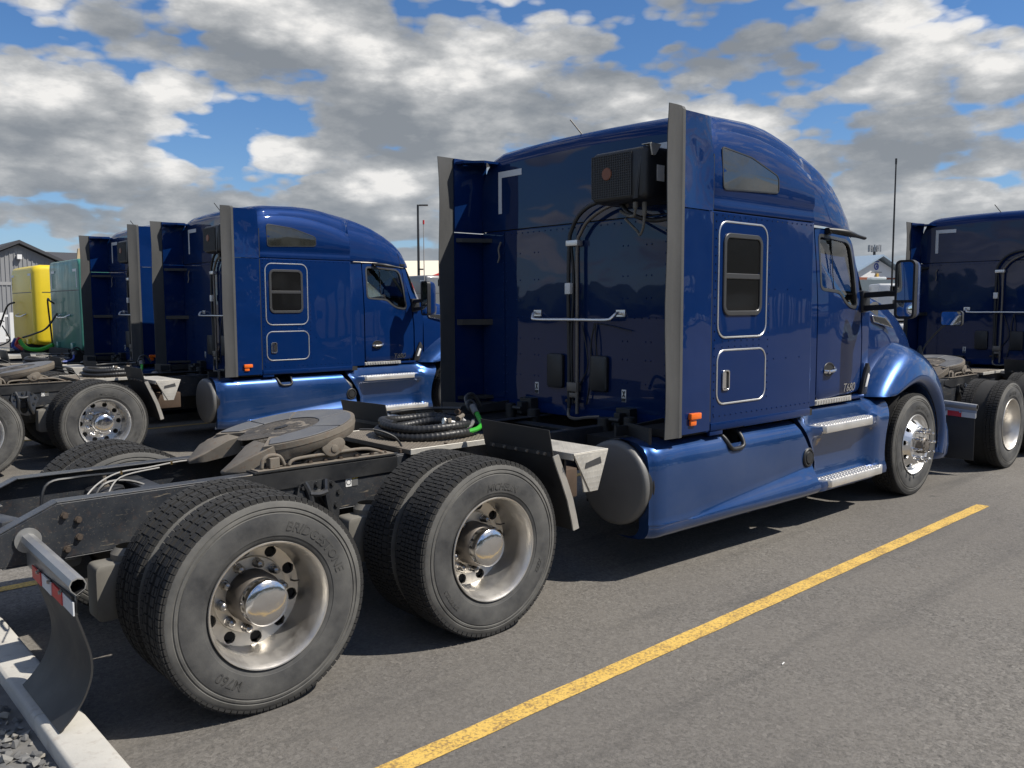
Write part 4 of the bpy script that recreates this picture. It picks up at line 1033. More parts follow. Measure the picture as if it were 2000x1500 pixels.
def make_body(T):
    # ---------------- sleeper box
    plan = round_poly([(XW, -YS+.02), (3.42, -YS), (4.80, -YS), (4.83, -1.12), (4.83, 1.12), (4.80, YS), (3.42, YS), (XW, YS-.02)], [.05, .03, .03, .02, .02, .03, .03, .05], 4)
    def side_y(z): return 0
    b = MB(); zs = [(.99, 0), (1.0, 0), (1.03, 0), (1.045, 0), (1.06, 0), (2.553, 0), (2.556, -.006)]
    secs = []
    for z in (.985, 1.048, 1.055, 2.550, 2.556):
        ins = 0 if .99 < z < 2.553 else .006
        secs.append([(x, y-math.copysign(ins, y), z) for x, y in plan])
    b.loft(secs, closed=True, cap0=True, cap1=True)
    SL = b.build('sleeper', 'paint', T, smooth=30)
    # rear skin: one sheet with vertical joints, slightly proud
    for (y0, y1) in ((-1.20, -.905), (-.897, .897), (.905, 1.20)):
        b = MB(); n = 12; m = 16; rows = []
        for j in range(m+1):
            z = lerp(1.075, 2.548, j/m); rows.append([(XW-.006, lerp(y0, y1, i/n), z) for i in range(n+1)])
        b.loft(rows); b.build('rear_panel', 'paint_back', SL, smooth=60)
    # rivets
    rv = MB()
    def rivet(p, d):
        d = Vector(d); a = d.orthogonal().normalized(); c = d.cross(a); p = Vector(p); k = 6; r = .0075
        vs = [p+a*r*cos(2*pi*i/k)+c*r*sin(2*pi*i/k) for i in range(k)]+[p+a*r*.6*cos(2*pi*i/k)+c*r*.6*sin(2*pi*i/k)+d*.0045 for i in range(k)]
        rv.add(vs, [(i, (i+1) % k, k+(i+1) % k, k+i) for i in range(k)]+[tuple(range(k, 2*k))])
    for s in (-1, 1):
        y = s*(YS+.0005); d = (0, s, 0)
        for i in range(19): rivet((3.44+i*.072, y, 2.535), d)
        for i in range(5): rivet((3.54+i*.1, y, 2.515), d)
        for i in range(24): rivet((3.435, y, 2.49-i*.06), d)
        for i in range(24): rivet((4.135 if i < 15 else 4.13, y, 2.46-i*.055), d)
        for i in range(20): rivet((3.44+i*.07, y, 1.095), d)
        for z in (2.02, 1.48):
            for x in (4.22, 4.40, 4.60): rivet((x, y, z), d)
        for i in range(7): rivet((3.53+i*.08, y, 1.638), d); rivet((3.53+i*.08, y, 1.595), d)
    d = (-1, 0, 0)
    for yy in (-.92, -.88, .92, .88, -1.17, 1.17):
        for i in range(18): rivet((XW-.0065, yy, 1.13+i*.082), d)
    for i in range(34): rivet((XW-.0065, -1.15+i*.07, 2.525), d); rivet((XW-.0065, -1.15+i*.07, 1.80), d) if abs(-1.15+i*.07) > .55 else None
    for yy in (-.75, -.70, .70, .75, -.52, .52, -.47, .47):
        for z in (1.30, 1.48, 1.62, 1.95, 2.12, 2.35): rivet((XW-.0065, yy, z), d)
    tag(rv.build('rivets', 'paint', SL, smooth=30), kind='stuff')
    # windows, access doors
    for s in (-1, 1):
        yf = s*YS
        def trim(b, x0, x1, z0, z1, r, w, out):
            o = rrect(x0, x1, z0, z1, r, 6); i = rrect(x0+w, x1-w, z0+w, z1-w, r-w, 6)
            b.ring(o, i, lambda u, v: (u, yf+s*out, v), lambda u, v: (u, yf-s*.002, v))
        b = MB(); trim(b, 3.458, 4.098, 1.655, 2.497, .10, .013, .007); b.build('hatch_trim', 'alloy_bright', SL, bevel=.0025, seg=1)
        b = MB(); b.prism(rrect(3.474, 4.082, 1.671, 2.481, .085, 6), 'y', yf-s*.001, yf+s*.004); b.build('hatch_panel', 'paint', SL, bevel=.0015, seg=1)
        b = MB(); trim(b, 3.458, 4.103, 1.172, 1.575, .09, .013, .007); b.build('hatch_trim', 'alloy_bright', SL, bevel=.0025, seg=1)
        b = MB(); b.prism(rrect(3.474, 4.087, 1.188, 1.559, .076, 6), 'y', yf-s*.001, yf+s*.004); A = b.build('access_door', 'paint', SL, bevel=.0015, seg=1)
        b = MB(); o = rrect(3.523, 3.612, 1.275, 1.425, .022, 4); i = rrect(3.535, 3.600, 1.287, 1.413, .014, 4)
        b.ring(o, i, lambda u, v: (u, yf+s*.016, v), lambda u, v: (u, yf+s*.003, v)); b.box(3.535, 3.570, yf+s*.004, yf+s*.013, 1.29, 1.41)
        b.build('door_latch', 'chrome', SL, bevel=.002, seg=1)
        b = MB(); b.box(3.571, 3.600, yf+s*.0035, yf+s*.006, 1.287, 1.413); b.build('latch_pocket', 'black_print', SL)
        b = MB(); trim(b, 3.516, 4.018, 1.820, 2.412, .075, .034, .016); b.box(3.54, 3.995, yf+s*.003, yf+s*.012, 2.085, 2.125); WN = b.build('bunk_window_frame', 'window_trim', SL, bevel=.004, seg=1)
        b = MB(); b.prism(rrect(3.548, 3.986, 1.852, 2.09, .03, 4), 'y', yf+s*.002, yf+s*.006); b.build('window_pane', 'window_screen', SL)
        b = MB(); b.prism(rrect(3.548, 3.986, 2.12, 2.38, .045, 4), 'y', yf+s*.002, yf+s*.008); b.build('window_pane', 'window_screen', SL)
    # joints: lower sill trim
    for s in (-1, 1):
        b = MB(); b.box(3.40, 4.79, s*(YS-.03), s*(YS+.004), .992, 1.047); b.box(3.40, 3.56, s*(YS-.03), s*(YS-.004), .955, .992); b.box(3.83, 4.79, s*(YS-.03), s*(YS+.002), .985, .992)
        b.build('sill_trim', 'paint', SL, bevel=.006)

    # ---------------- roof cap, swept forward over the cab
    tw = [(3.33, 1.225), (3.42, 1.24), (4.80, 1.24), (4.86, 1.115), (5.3, 1.09), (5.6, 1.06), (5.8, 1.02), (5.95, .97), (6.02, .92)]
    tys = [(3.33, 1.085), (3.6, 1.09), (4.05, 1.07), (4.46, 1.03), (4.87, .99), (5.33, .965), (5.74, .93), (5.95, .90), (6.02, .84)]
    tzs = [(3.33, 3.215), (3.45, 3.255), (3.6, 3.270), (4.05, 3.290), (4.30, 3.288), (4.46, 3.270), (4.66, 3.236), (4.87, 3.205), (5.10, 3.155), (5.33, 3.085), (5.55, 2.99), (5.74, 2.885), (5.87, 2.79), (5.95, 2.71), (6.02, 2.62)]
    def cap_sec(x, half=False):
        w = interp(tw, x); ys = interp(tys, x); zs = interp(tzs, x); zb = 2.566 if x < 5.3 else interp([(5.3, 2.566), (6.02, 2.50)], x)
        h = zs-zb; zc = zs+.045
        rear = x < 4.83
        ys0 = ys
        # lower panel face, crease, then the shoulder
        zcr = interp([(3.33, 3.13), (3.75, 3.150), (4.0, 3.145), (4.3, 3.105), (4.6, 3.03), (4.80, 2.95)], x) if rear else zb+h*.70
        lean = .055 if rear else .05
        out = [(w, zb), (w+.004, zb+.03), (w, zb+.07)]
        if rear:
            wc = w-lean
            g = interp([(3.33, 0), (3.5, 0), (3.8, .018), (4.8, .03)], x)
            out = [(w-.004, zb), (w, zb+.010), (w-.010, zb+.06), (w-.016, zb+.10), (w-.004, zb+.125), (w-.006, lerp(zb+.125, zcr, .35)), (w-.022, lerp(zb+.125, zcr, .7)), (wc, zcr-.012), (wc-.010, zcr), (wc-.014-g, zcr+.008)]
            p0 = out[-1]
        else:
            out = [(w-.004, zb), (w, zb+.010), (w, zb+.05*min(1, h/.3)), (w-.004, zb+h*.22), (w-.012, zb+h*.32), (w-.02, zb+h*.45), (w-.035, zb+h*.56), (w-.05, zb+h*.66), (w-.06, zb+h*.70), (w-.068, zb+h*.73)]
            p0 = out[-1]
        # bezier from p0 to (ys,zs) then crown
        c = (lerp(p0[0], ys, .18), lerp(p0[1], zs, .80)); e = (ys-.12, zs+.018)
        for k in range(1, 7):
            t = k/6; out.append(((1-t)**2*p0[0]+2*t*(1-t)*(c[0])+t*t*e[0], (1-t)**2*p0[1]+2*t*(1-t)*(lerp(c[1], e[1], .5))+t*t*e[1]))
        for k in range(1, 5):
            t = k/4; out.append((e[0]*(1-t), lerp(e[1], zc, 1-(1-t)**2)))
        return [(x, -y, z) for y, z in out]+[(x, y, z) for y, z in reversed(out[:-1])]
    xs = [3.33, 3.345, 3.37, 3.42, 3.5, 3.6, 3.75, 3.9, 4.05, 4.2, 4.35, 4.5, 4.62, 4.72, 4.79, 4.812, 4.845, 4.87, 4.95, 5.1, 5.2, 5.33, 5.45, 5.55, 5.65, 5.74, 5.81, 5.87, 5.92, 5.97, 6.0]
    b = MB(); secs = [cap_sec(x) for x in xs]
    # round the back edge of the roof
    def shrink(sec, x, k): 
        cz = 2.9; return [(x, y*(1-k*.5) if abs(y) > 1 else y, z if z < 2.7 else lerp(z, z-.05, k)) for _, y, z in sec]
    for i_, (xx, dz) in enumerate(((3.332, .105), (3.342, .066), (3.368, .030), (3.42, .008))):
        secs[i_] = [(xx, y, z-dz*min(1, max(0, (z-2.95)/.25))) for _, y, z in secs[i_]]
    front = []
    b.loft(secs, cap1=False)
    RC = b.build('roof_fairing', 'paint', T, smooth=38)
    # flat rear skin of the cap
    b = MB(); s0 = secs[0]; n = len(s0); half = n//2
    rows = []
    for t in [i/8 for i in range(9)]:
        rows.append([(3.330-.0008, y, lerp(2.566, z, t)) for _, y, z in s0])
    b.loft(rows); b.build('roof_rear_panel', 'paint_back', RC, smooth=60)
    b = MB(); b.box(3.36, 4.79, -1.19, 1.19, 2.55, 2.572); b.box(4.79, 5.9, -1.02, 1.02, 2.535, 2.56); b.build('roof_joint', 'black_print', RC)
    # skylight-side windows let into the cap
    for s in (-1, 1):
        poly = [(3.517, 2.722), (4.236, 2.752), (4.236, 2.872), (3.885, 2.975), (3.517, 3.012)]
        lo = round_poly(poly, .035, 4); lo2 = offset_loop(lo, .010)
        def ycap(u, v):   # outward offset of the panel surface
            x = max(3.36, min(4.78, u)); w = interp(tw, x); zcr = interp([(3.33, 3.13), (3.75, 3.150), (4.0, 3.145), (4.3, 3.105), (4.6, 3.03), (4.80, 2.95)], x)
            t = (v-(2.566+.125))/(zcr-2.691)
            return interp([(0, w-.004), (.35, w-.006), (.7, w-.022), (1, w-.055)], t)
        b = MB(); m = len(lo); cu, cv = 3.80, 2.86
        b.loft([[(lerp(cu, u, t), s*(ycap(lerp(cu, u, t), lerp(cv, v, t))+.004), lerp(cv, v, t)) for u, v in lo] for t in (.001, .2, .4, .6, .8, .9, 1)], closed=True); b.build('roof_window', 'window_smoke', RC, smooth=60)
        b = MB(); b.ring(lo2, lo, lambda u, v: (u, s*(ycap(u, v)+.007), v), lambda u, v: (u, s*(ycap(u, v)-.005), v)); b.build('window_seal', 'plastic_black', RC)
    # ---------------- side extenders with rubber trailing edge
    for s in (-1, 1):
        b = MB(); secs = []
        for z, fl in ((1.0, 0), (1.3, 0), (1.7, 0), (2.1, 0), (2.548, 0)):
            secs.append([(3.385, s*1.243, z), (3.30, s*1.249, z), (3.15, s*1.254, z), (3.03, s*1.256, z), (3.03, s*1.235, z), (3.15, s*1.233, z), (3.36, s*1.222, z)])
        b.loft(secs, closed=True, cap0=True, cap1=True)
        secs = []
        for z, dx, bow in ((2.556, 0, 0), (2.62, 0, .012), (2.75, 0, .022), (2.9, 0, .024), (3.05, 0, .012), (3.15, 0, .002), (3.196, 0, -.002)):
            xf = 3.385
            yb = 1.243-(.03 if z > 3.1 else .02 if z > 2.95 else 0)*(1 if z > 2.9 else 0)
            secs.append([(xf, s*(yb+.003), z), (3.30, s*(1.249-bow), z), (3.15, s*(1.254-bow*.8), z), (3.03, s*1.256, z), (3.03, s*1.235, z), (3.15, s*(1.233-bow), z), (3.36, s*(yb-.03), z)])
        b.loft(secs, closed=True, cap0=True, cap1=True)
        E_ = b.build('side_extender', 'paint_wavy', T, smooth=40)
        b = MB(); secs = []
        for k in range(13):
            z = lerp(.985, 3.215 if s < 0 else 3.2, k/12); j = .006*sin(k*1.1)+(.006 if k == 12 else 0)
            xr = 2.862+.01*sin(k*.8)*(.4)
            secs.append([(3.034, s*1.262, z-(.02 if k == 12 else 0)), (3.0, s*1.266, z-(.02 if k == 12 else 0)), (2.985, s*(1.258+j*.3), z), (2.93, s*(1.254+j), z), (xr, s*(1.250+j), z), (xr, s*(1.244+j), z), (2.93, s*(1.246+j), z), (3.034, s*1.252, z)])
        b.loft(secs, closed=True, cap0=True, cap1=True); b.build('rubber_edge', 'rubber_trim', E_, smooth=30)
        # brackets between extender and sleeper
        for z, h in ((3.165, .02), (2.50, .035), (1.78, .05), (1.09, .03)):
            b = MB(); b.prism([(3.04, s*1.232), (3.36, s*1.19), (3.36, s*.99), (3.18, s*1.0), (3.05, s*1.13)] if z > 3 else [(3.04, s*1.232), (3.36, s*1.17), (3.36, s*1.05), (3.08, s*1.20)], 'z', z-h, z)
            b.build('extender_bracket', 'paint' if z > 3 else 'black_steel', E_, smooth=0)
        b = MB(); b.box(3.386, 3.397, s*1.2, s*1.2412, 1.06, 2.545); b.box(3.387, 3.397, s*1.15, s*1.2415, 2.57, 2.95); b.build('extender_gap', 'black_print', E_)
        # amber marker light
        b = MB(); b.box(3.115, 3.235, s*1.252, s*1.285, 1.100, 1.145); b.box(3.125, 3.195, s*1.252, s*1.272, 1.055, 1.098)
        b.build('marker_light', 'amber', E_, bevel=.008)

    # ---------------- things bolted to the back wall
    xb = XW-.006
    for s in (-1, 1):     # L shaped reflective tape
        y0, y1 = s*.985, s*.682
        b = MB(); b.prism([(y0, 3.075), (y1, 3.075), (y1, 3.022), (s*.942, 3.022), (s*.942, 2.71), (y0, 2.71)], 'x', 3.326, 3.3285); b.build('reflective_tape', 'white_tape', RC)
        b = MB(); yc = s*.49; b.prism([(yc-.022, 1.15), (yc+.022, 1.15), (yc+.022, 1.245), (yc-.022, 1.245)], 'x', xb-.002, xb-.0005); dl = b.build('warning_label', 'white_label', SL)
        b = MB(); b.prism([(yc-.02, 1.152), (yc+.02, 1.152), (yc+.02, 1.178), (yc-.02, 1.178)], 'x', xb-.004, xb-.0025)
        b.prism([(yc-.016, 1.185), (yc-.006, 1.185), (yc+.016, 1.235), (yc+.006, 1.235)], 'x', xb-.004, xb-.0025); b.prism([(yc+.016, 1.185), (yc+.006, 1.185), (yc-.016, 1.235), (yc-.006, 1.235)], 'x', xb-.0052, xb-.0042)
        b.build('label_print', 'black_print', SL)
        b = MB(); y0 = s*.245+(.0); b.prism(rrect(y0-.092, y0+.092, 1.215, 1.50, .025, 4), 'x', xb-.035, xb-.0005); b.build('vent_cover', 'plastic_black', SL, bevel=.012, seg=2)
        # cab mounts and suspension at the sleeper floor
        yc = s*.55
        b = MB(); b.box(3.24, 3.33, yc-.07, yc+.07, .97, 1.11); b.box(3.17, 3.24, yc-.03, yc+.03, .98, 1.08); b.cyl((3.15, yc-.05, 1.03), (3.15, yc+.05, 1.03), .02, n=10); b.cyl((3.20, yc-s*.15, .86), (3.20, yc-s*.15, 1.03), .055, n=16)
        b.cyl((3.18, yc+s*.12, .80), (3.18, yc+s*.12, 1.06), .045, n=16); b.build('cab_mount', 'black_steel', T, bevel=.003, seg=1)
    b = MB(); b.tube(smooth_path([(xb, .475, 1.835), (xb-.05, .475, 1.835), (xb-.085, .455, 1.80), (xb-.09, .40, 1.785), (xb-.09, 0, 1.785), (xb-.09, -.37, 1.785), (xb-.085, -.43, 1.80), (xb-.05, -.452, 1.835), (xb, -.452, 1.835)], 5), .013, 10)
    b.box(xb-.008, xb, .43, .52, 1.81, 1.862); b.box(xb-.008, xb, -.50, -.41, 1.81, 1.862)
    b.build('grab_bar', 'alloy_bright', T, smooth=40)
    # pipes up to the condenser
    b = MB()
    b.tube(smooth_path([(xb-.05, -.035, 1.02), (xb-.05, -.035, 1.5), (xb-.05, -.035, 2.0), (xb-.05, -.035, 2.38), (xb-.05, -.07, 2.47), (xb-.06, -.16, 2.56), (xb-.08, -.34, 2.635), (xb-.12, -.52, 2.655), (xb-.2, -.68, 2.62)], 6), .015, 10)
    b.build('coolant_pipe', 'steel_hub', T, smooth=40)
    b = MB()
    b.tube(smooth_path([(xb-.05, .055, 1.06), (xb-.05, .055, 1.5), (xb-.055, .06, 2.0), (xb-.05, .055, 2.40), (xb-.05, .03, 2.50), (xb-.06, -.06, 2.61), (xb-.08, -.22, 2.68), (xb-.12, -.46, 2.69), (xb-.2, -.62, 2.64), (xb-.22, -.72, 2.56), (xb-.18, -.9, 2.5), (xb-.1, -1.05, 2.52)], 6), .017, 10)
    b.tube(smooth_path([(xb-.03, .03, 1.1), (xb-.045, .035, 1.6), (xb-.03, .025, 2.1), (xb-.04, .045, 2.38)], 5), .012, 8)
    b.build('coolant_hose', 'hose_black', T, smooth=40)
    for pts, r, m in (([(xb-.02, -.06, 1.74), (xb-.03, -.12, 1.55), (xb-.03, -.13, 1.40), (xb-.02, -.04, 1.25), (xb-.03, .01, 1.1)], .006, 'hose_black'),
                      ([(xb-.02, -.20, 1.76), (xb-.03, -.17, 1.6), (xb-.03, -.16, 1.3), (xb-.03, -.12, 1.1)], .007, 'hose_black'),
                      ([(xb-.02, -.20, 1.76), (xb-.03, -.22, 1.6), (xb-.02, -.23, 1.45)], .006, 'hose_black'),
                      ([(xb-.02, -.20, 1.755), (xb-.02, -.35, 1.74), (xb-.02, -.58, 1.70)], .004, 'hose_black'),
                      ([(xb-.05, .055, 1.08), (xb-.06, .05, 1.0), (xb-.09, -.05, .985), (xb-.09, -.2, 1.01), (xb-.07, -.3, 1.02)], .014, 'steel_hub'),
                      ([(xb-.02, .93, 2.46), (xb-.03, .95, 2.40), (xb-.03, .94, 2.33), (xb-.04, .95, 2.28)], .008, 'steel_hub')):
        b = MB(); b.tube(smooth_path(pts, 6), r, 7); b.build('wall_cable', m, T)
    b = MB(); b.box(xb-.075, xb-.01, -.055, .075, 2.375, 2.42); b.build('pipe_clamp', 'aluminium', T, bevel=.004)
    b = MB(); b.box(xb-.07, xb-.01, -.045, .065, 1.20, 1.275); b.box(xb-.062, xb-.02, -.03, .05, 1.15, 1.19); b.build('junction_box', 'steel_hub', T, bevel=.004)
    b = MB(); b.box(xb-.075, xb-.03, .025, .085, 1.99, 2.08); b.build('cable_tag', 'white_label', T, bevel=.004)
    for y in (.09, -.01):
        b = MB(); b.cyl((xb-.03, y-.015, 1.115), (xb-.03, y+.02, 1.115), .013, n=8); b.build('hose_fitting', 'rust_brown', T)
    # condenser unit
    b = MB(); xf = 2.955
    def rr2(x, e): return [(x, y, z) for y, z in rrect(-1.0+e, -.468-e, 2.632+e, 3.0-e, .04, 4)]
    prof = [(xb, 0), (3.10, 0), (3.06, 0), (2.99, .004), (2.965, .015), (2.957, .03)]
    secs = [rr2(x, e) for x, e in prof]
    b.loft(secs, closed=True, cap0=True, cap1=True)
    AC = b.build('condenser_unit', 'plastic_black', T, smooth=40)
    b = MB(); yl, yr, zl, zh = -.86, -.488, 2.668, 2.968
    ny, nz = 22, 18
    for i in range(nz+1):
        z = lerp(zl, zh, i/nz); b.bar((2.952, yl, z), (2.952, yr, z), .004, .005)
    for i in range(ny+1):
        y = lerp(yl, yr, i/ny); b.bar((2.950, y, zl), (2.950, y, zh), .005, .004)
    b.build('condenser_grille', 'plastic_grey', AC, smooth=0)
    b = MB(); b.prism([(-.86, 2.665), (-.485, 2.665), (-.485, 2.972), (-.86, 2.972)], 'x', 2.9555, 2.9562); b.build('grille_backing', 'black_print', AC)
    b = MB(); b.lathe([(.001, 0), (.042, 0), (.045, .004), (.045, .012)], 28, c=(2.942, -.635, 2.835), axis='x'); b.build('round_badge', 'copper_logo', AC)
    for k in range(4):
        b = MB(); b.bar((2.962-.004*k, -.875-.014*k, 2.64), (2.962-.0*k, -.905-.014*k, 2.985), .006, .006); b.build('condenser_rib', 'plastic_grey', AC)
    b = MB(); b.box(3.06, 3.14, -1.001, -1.004, 2.76, 2.87); b.build('condenser_label', 'white_label', AC)
    b = MB(); b.prism([(2.98, 3.006), (3.09, 3.006), (3.03, 2.93), (3.0, 2.93)], 'y', -1.0, -1.012); b.box(2.98, 3.09, -1.012, -.93, 3.006, 3.011); b.build('condenser_bracket', 'alu_matte', AC)
    b = MB(); b.box(3.17, xb, -1.09, -1.0, 2.72, 2.99); b.build('condenser_mount', 'black_steel', AC, bevel=.005)
    for pts in ([(3.0, -.86, 2.62), (3.0, -.86, 2.57), (3.02, -.83, 2.53), (3.08, -.72, 2.545), (3.2, -.55, 2.6)], [(3.04, -.91, 2.62), (3.04, -.91, 2.52), (3.05, -.89, 2.44), (3.10, -.82, 2.40), (3.16, -.74, 2.44), (3.22, -.58, 2.54)]):
        b = MB(); P = smooth_path(pts, 5); b.tube(P, lambda i: .017 if i < 5 else .010, 8); b.build('condenser_line', 'beige_dust', AC)
    # roof aerial
    b = MB(); b.tube([(3.46, .09, 3.285), (3.40, .17, 3.41)], .006, 6); b.build('roof_aerial', 'plastic_black', RC)

    # ---------------- cab: side walls with door, window opening, pillars
    def yc(x, z): return interp([(4.84, 1.135), (5.3, 1.125), (5.7, 1.10), (6.05, 1.06), (6.3, 1.02)], x)-.055*max(0, (z-1.80)/.75)**1.5
    win = [(5.150, 2.495), (5.70, 2.468), (5.775, 2.42), (5.83, 2.20), (5.875, 1.90), (5.84, 1.868), (5.70, 1.885), (5.60, 1.93), (5.52, 1.995), (5.46, 2.012), (5.170, 2.030), (5.146, 2.06)]
    win = round_poly(win, [.05, .06, .06, .05, .02, .03, .04, .06, .06, .04, .05, .03], 3)
    door = [(5.085, 2.552), (5.72, 2.530), (5.83, 2.46), (5.93, 2.10), (5.985, 1.86), (6.02, 1.60), (6.02, 1.13), (5.98, 1.098), (5.5, 1.082), (5.10, 1.072), (5.085, 1.09)]
    door = round_poly(door, [.04, .06, .06, .1, .1, .1, .04, .03, .05, .03, .02], 3)
    def polar(poly, c, n):   # resample a star-shaped loop by angle
        out = []
        for k in range(n):
            a = 2*pi*k/n; d = Vector((cos(a), sin(a))); best = None
            for i in range(len(poly)):
                p = Vector(poly[i])-Vector(c); q = Vector(poly[(i+1) % len(poly)])-Vector(c); e = q-p
                den = d.x*(-e.y)+d.y*e.x
                if abs(den) < 1e-9: continue
                t = (p.x*(-e.y)+p.y*e.x)/den; u = (d.x*p.y-d.y*p.x)/den
                if t > 0 and -1e-6 <= u <= 1+1e-6 and (best is None or t < best): best = t
            best = best or .3
            out.append((c[0]+d.x*best, c[1]+d.y*best))
        return out
    C0 = (5.50, 2.20); n = 120
    wl = polar(win, C0, n); dl = polar(door, C0, n)
    for s in (-1, 1):
        b = MB(); rows = []
        for k, t in enumerate((0, .02, .06, .12, .2, .3, .4, .5, .6, .7, .8, .9, .98, 1.0)):
            row = []
            for (wx, wz), (dx, dz) in zip(wl, dl):
                x, z = lerp(wx, dx, t), lerp(wz, dz, t); y = yc(x, z)
                # sculpted scoop below the glass towards the mirror
                y -= .018*math.exp(-((x-5.75)/.22)**2-((z-1.74)/.10)**2)
                row.append((x, s*(y-(.010 if k in (0, 13) else 0)), z))
            rows.append(row)
        inner = [[(x, s*(abs(y)-.05), z) for x, y, z in rows[-1]]]
        b.loft([[(x, s*(abs(y)-.04), z) for x, y, z in rows[0]]]+rows+inner, closed=True)
        DR = b.build('door', 'paint', T, smooth=40)
        g = offset_loop(win, .012); g1 = offset_loop(win, -.014); g0 = polar(g, C0, n); g2 = polar(g1, C0, n)
        b = MB(); b.ring(g0, g2, lambda u, v: (u, s*(yc(u, v)+.003), v), lambda u, v: (u, s*(yc(u, v)-.02), v)); b.build('window_surround', 'window_trim', DR, smooth=30)
        b = MB(); b.add([(u, s*(yc(u, v)-.014), v) for u, v in wl], [tuple(range(n))]); b.build('door_glass', 'glass_cab', DR, smooth=0)
        b = MB(); b.bar((5.405, s*(yc(5.4, 2.5)-.012), 2.49), (5.405, s*(yc(5.4, 2.0)-.012), 2.01), .005, .006); b.build('glass_divider', 'plastic_black', DR)
        # handle: recess, bow
        hx, hz = 5.305, 1.335; hy = yc(hx, hz)
        b = MB(); pts = [(hx+.095*cos(2*pi*k/24), hz+.062*sin(2*pi*k/24)) for k in range(24)]; pi2 = [(hx+.080*cos(2*pi*k/24), hz+.047*sin(2*pi*k/24)) for k in range(24)]
        b.ring(pts, pi2, lambda u, v: (u, s*(hy+.006), v), lambda u, v: (u, s*(hy-.01), v)); H = b.build('handle_bezel', 'plastic_black', DR, bevel=.002, seg=1)
        b = MB(); b.add([(u, s*(hy+.0025), v) for u, v in pi2], [tuple(range(24))]); b.build('handle_pocket', 'black_print', DR)
        b = MB(); b.tube(smooth_path([(hx-.085, s*(hy+.004), hz-.012), (hx-.06, s*(hy+.028), hz-.014), (hx, s*(hy+.034), hz-.014), (hx+.06, s*(hy+.028), hz-.006), (hx+.095, s*(hy+.004), hz+.006)], 5), .015, 8)
        b.lathe([(.018, .0), (.018, -.012), (.001, -.013)], 14, c=(hx-.055, 0, hz-.018)); 
        for i in range(len(b.v)-42, len(b.v)): b.v[i] = (b.v[i][0], s*(hy+.03-b.v[i][1]), b.v[i][2])
        b.build('door_handle', 'chrome', DR, smooth=40)
        if s < 0:
            vs, fs = text_geo('T680', .105, .004, .32, .001); b = MB()
            b.add([(5.71+x, -(yc(5.71, 1.15)+.004)+z*-1, 1.148+y) for x, y, z in vs], fs); b.build('badge', 'chrome', DR, smooth=0)
        # B pillar strip, sill and cowl side
        b = MB()
        rows = [[(4.825, s*1.15, z), (4.86, s*(yc(4.9, z)+.006), z), (4.95, s*yc(4.95, z), z), (5.072, s*yc(5.07, z), z), (5.075, s*(yc(5.07, z)-.05), z)] for z in (1.035, 1.06, 1.4, 1.7, 1.9, 2.1, 2.3, 2.45, 2.562)]
        b.loft(rows); b.build('cab_corner', 'paint', T, smooth=40)
        b = MB(); b.box(5.08, 6.02, s*1.02, s*1.105, 1.035, 1.066); b.build('cab_sill', 'paint', T, bevel=.004)
        b = MB(); rows = []
        for z, xr, xf in ((1.03, 6.035, 6.20), (1.3, 6.035, 6.21), (1.6, 6.033, 6.22), (1.86, 6.0, 6.235), (1.93, 5.982, 6.24), (1.98, 5.965, 6.22)):
            rows.append([(xr, s*(yc(xr, z)-.05), z), (xr+.002, s*yc(xr, z), z), (lerp(xr, xf, .5), s*yc(lerp(xr, xf, .5), z), z), (xf, s*yc(xf, z), z), (xf+.004, s*(yc(xf, z)-.05), z)])
        b.loft(rows); b.build('cowl_side', 'paint', T, smooth=40)
        # A pillar
        b = MB(); b.loft([[(6.03, s*1.045, 1.90), (6.17, s*.99, 1.92), (6.14, s*.94, 1.92), (6.0, s*1.0, 1.90)], [(5.96, s*1.01, 2.15), (6.05, s*.965, 2.16), (6.03, s*.92, 2.16), (5.93, s*.97, 2.15)], [(5.85, s*.965, 2.52), (5.95, s*.93, 2.53), (5.92, s*.88, 2.53), (5.83, s*.92, 2.52)]], closed=True, cap0=True, cap1=True)
        b.build('windshield_pillar', 'paint', T, smooth=40)
    # windscreen, split at the centre post
    def ws(t, u):  # t 0 bottom..1 top; u -1..1
        yb, yt = 1.02, .92; y = lerp(yb, yt, t)*u; xb_ = lerp(6.70, 6.14, u*u); xt = lerp(6.22, 5.96, u*u); return (lerp(xb_, xt, t)+.04*t*(1-t)*4*.5, y, lerp(1.93, 2.55, t))
    for s in (-1, 1):
        b = MB(); b.loft([[ws(t/5, s*u/8) for u in range(0, 9)] for t in range(6)]); b.build('windscreen_pane', 'glass_cab', T, smooth=60)
    b = MB(); b.tube([ws(t/5, 0) for t in range(6)], .02, 6); b.tube([ws(0, u/8) for u in range(-8, 9)], .02, 6); b.tube([ws(1, u/8) for u in range(-8, 9)], .03, 6); b.build('windscreen_frame', 'plastic_black', T)
    b = MB(); b.loft([[(p[0]-.01, p[1], p[2]+.04) for p in [ws(1, u/8) for u in range(-8, 9)]], [(6.0, y*.92, z) for y, z in [(u/8, 2.56+.06*(1-(u/8)**2)) for u in range(-8, 9)]]]); b.build('roof_brow', 'paint', RC, smooth=60)
    # cab interior
    b = MB(); b.box(4.84, 6.3, -1.0, 1.0, 1.05, 1.12); b.box(4.845, 4.87, -1.05, 1.05, 1.12, 2.5); b.build('cab_floor', 'interior', T)
    b = MB(); b.loft([[(6.0, y, 1.12), (5.85, y, 1.65), (5.95, y, 1.84), (6.55, y, 1.93), (6.5, y, 1.12)] for y in (-.98, -.3, .3, .98)], closed=True, cap0=True, cap1=True); b.build('dashboard', 'interior', T, bevel=.03)
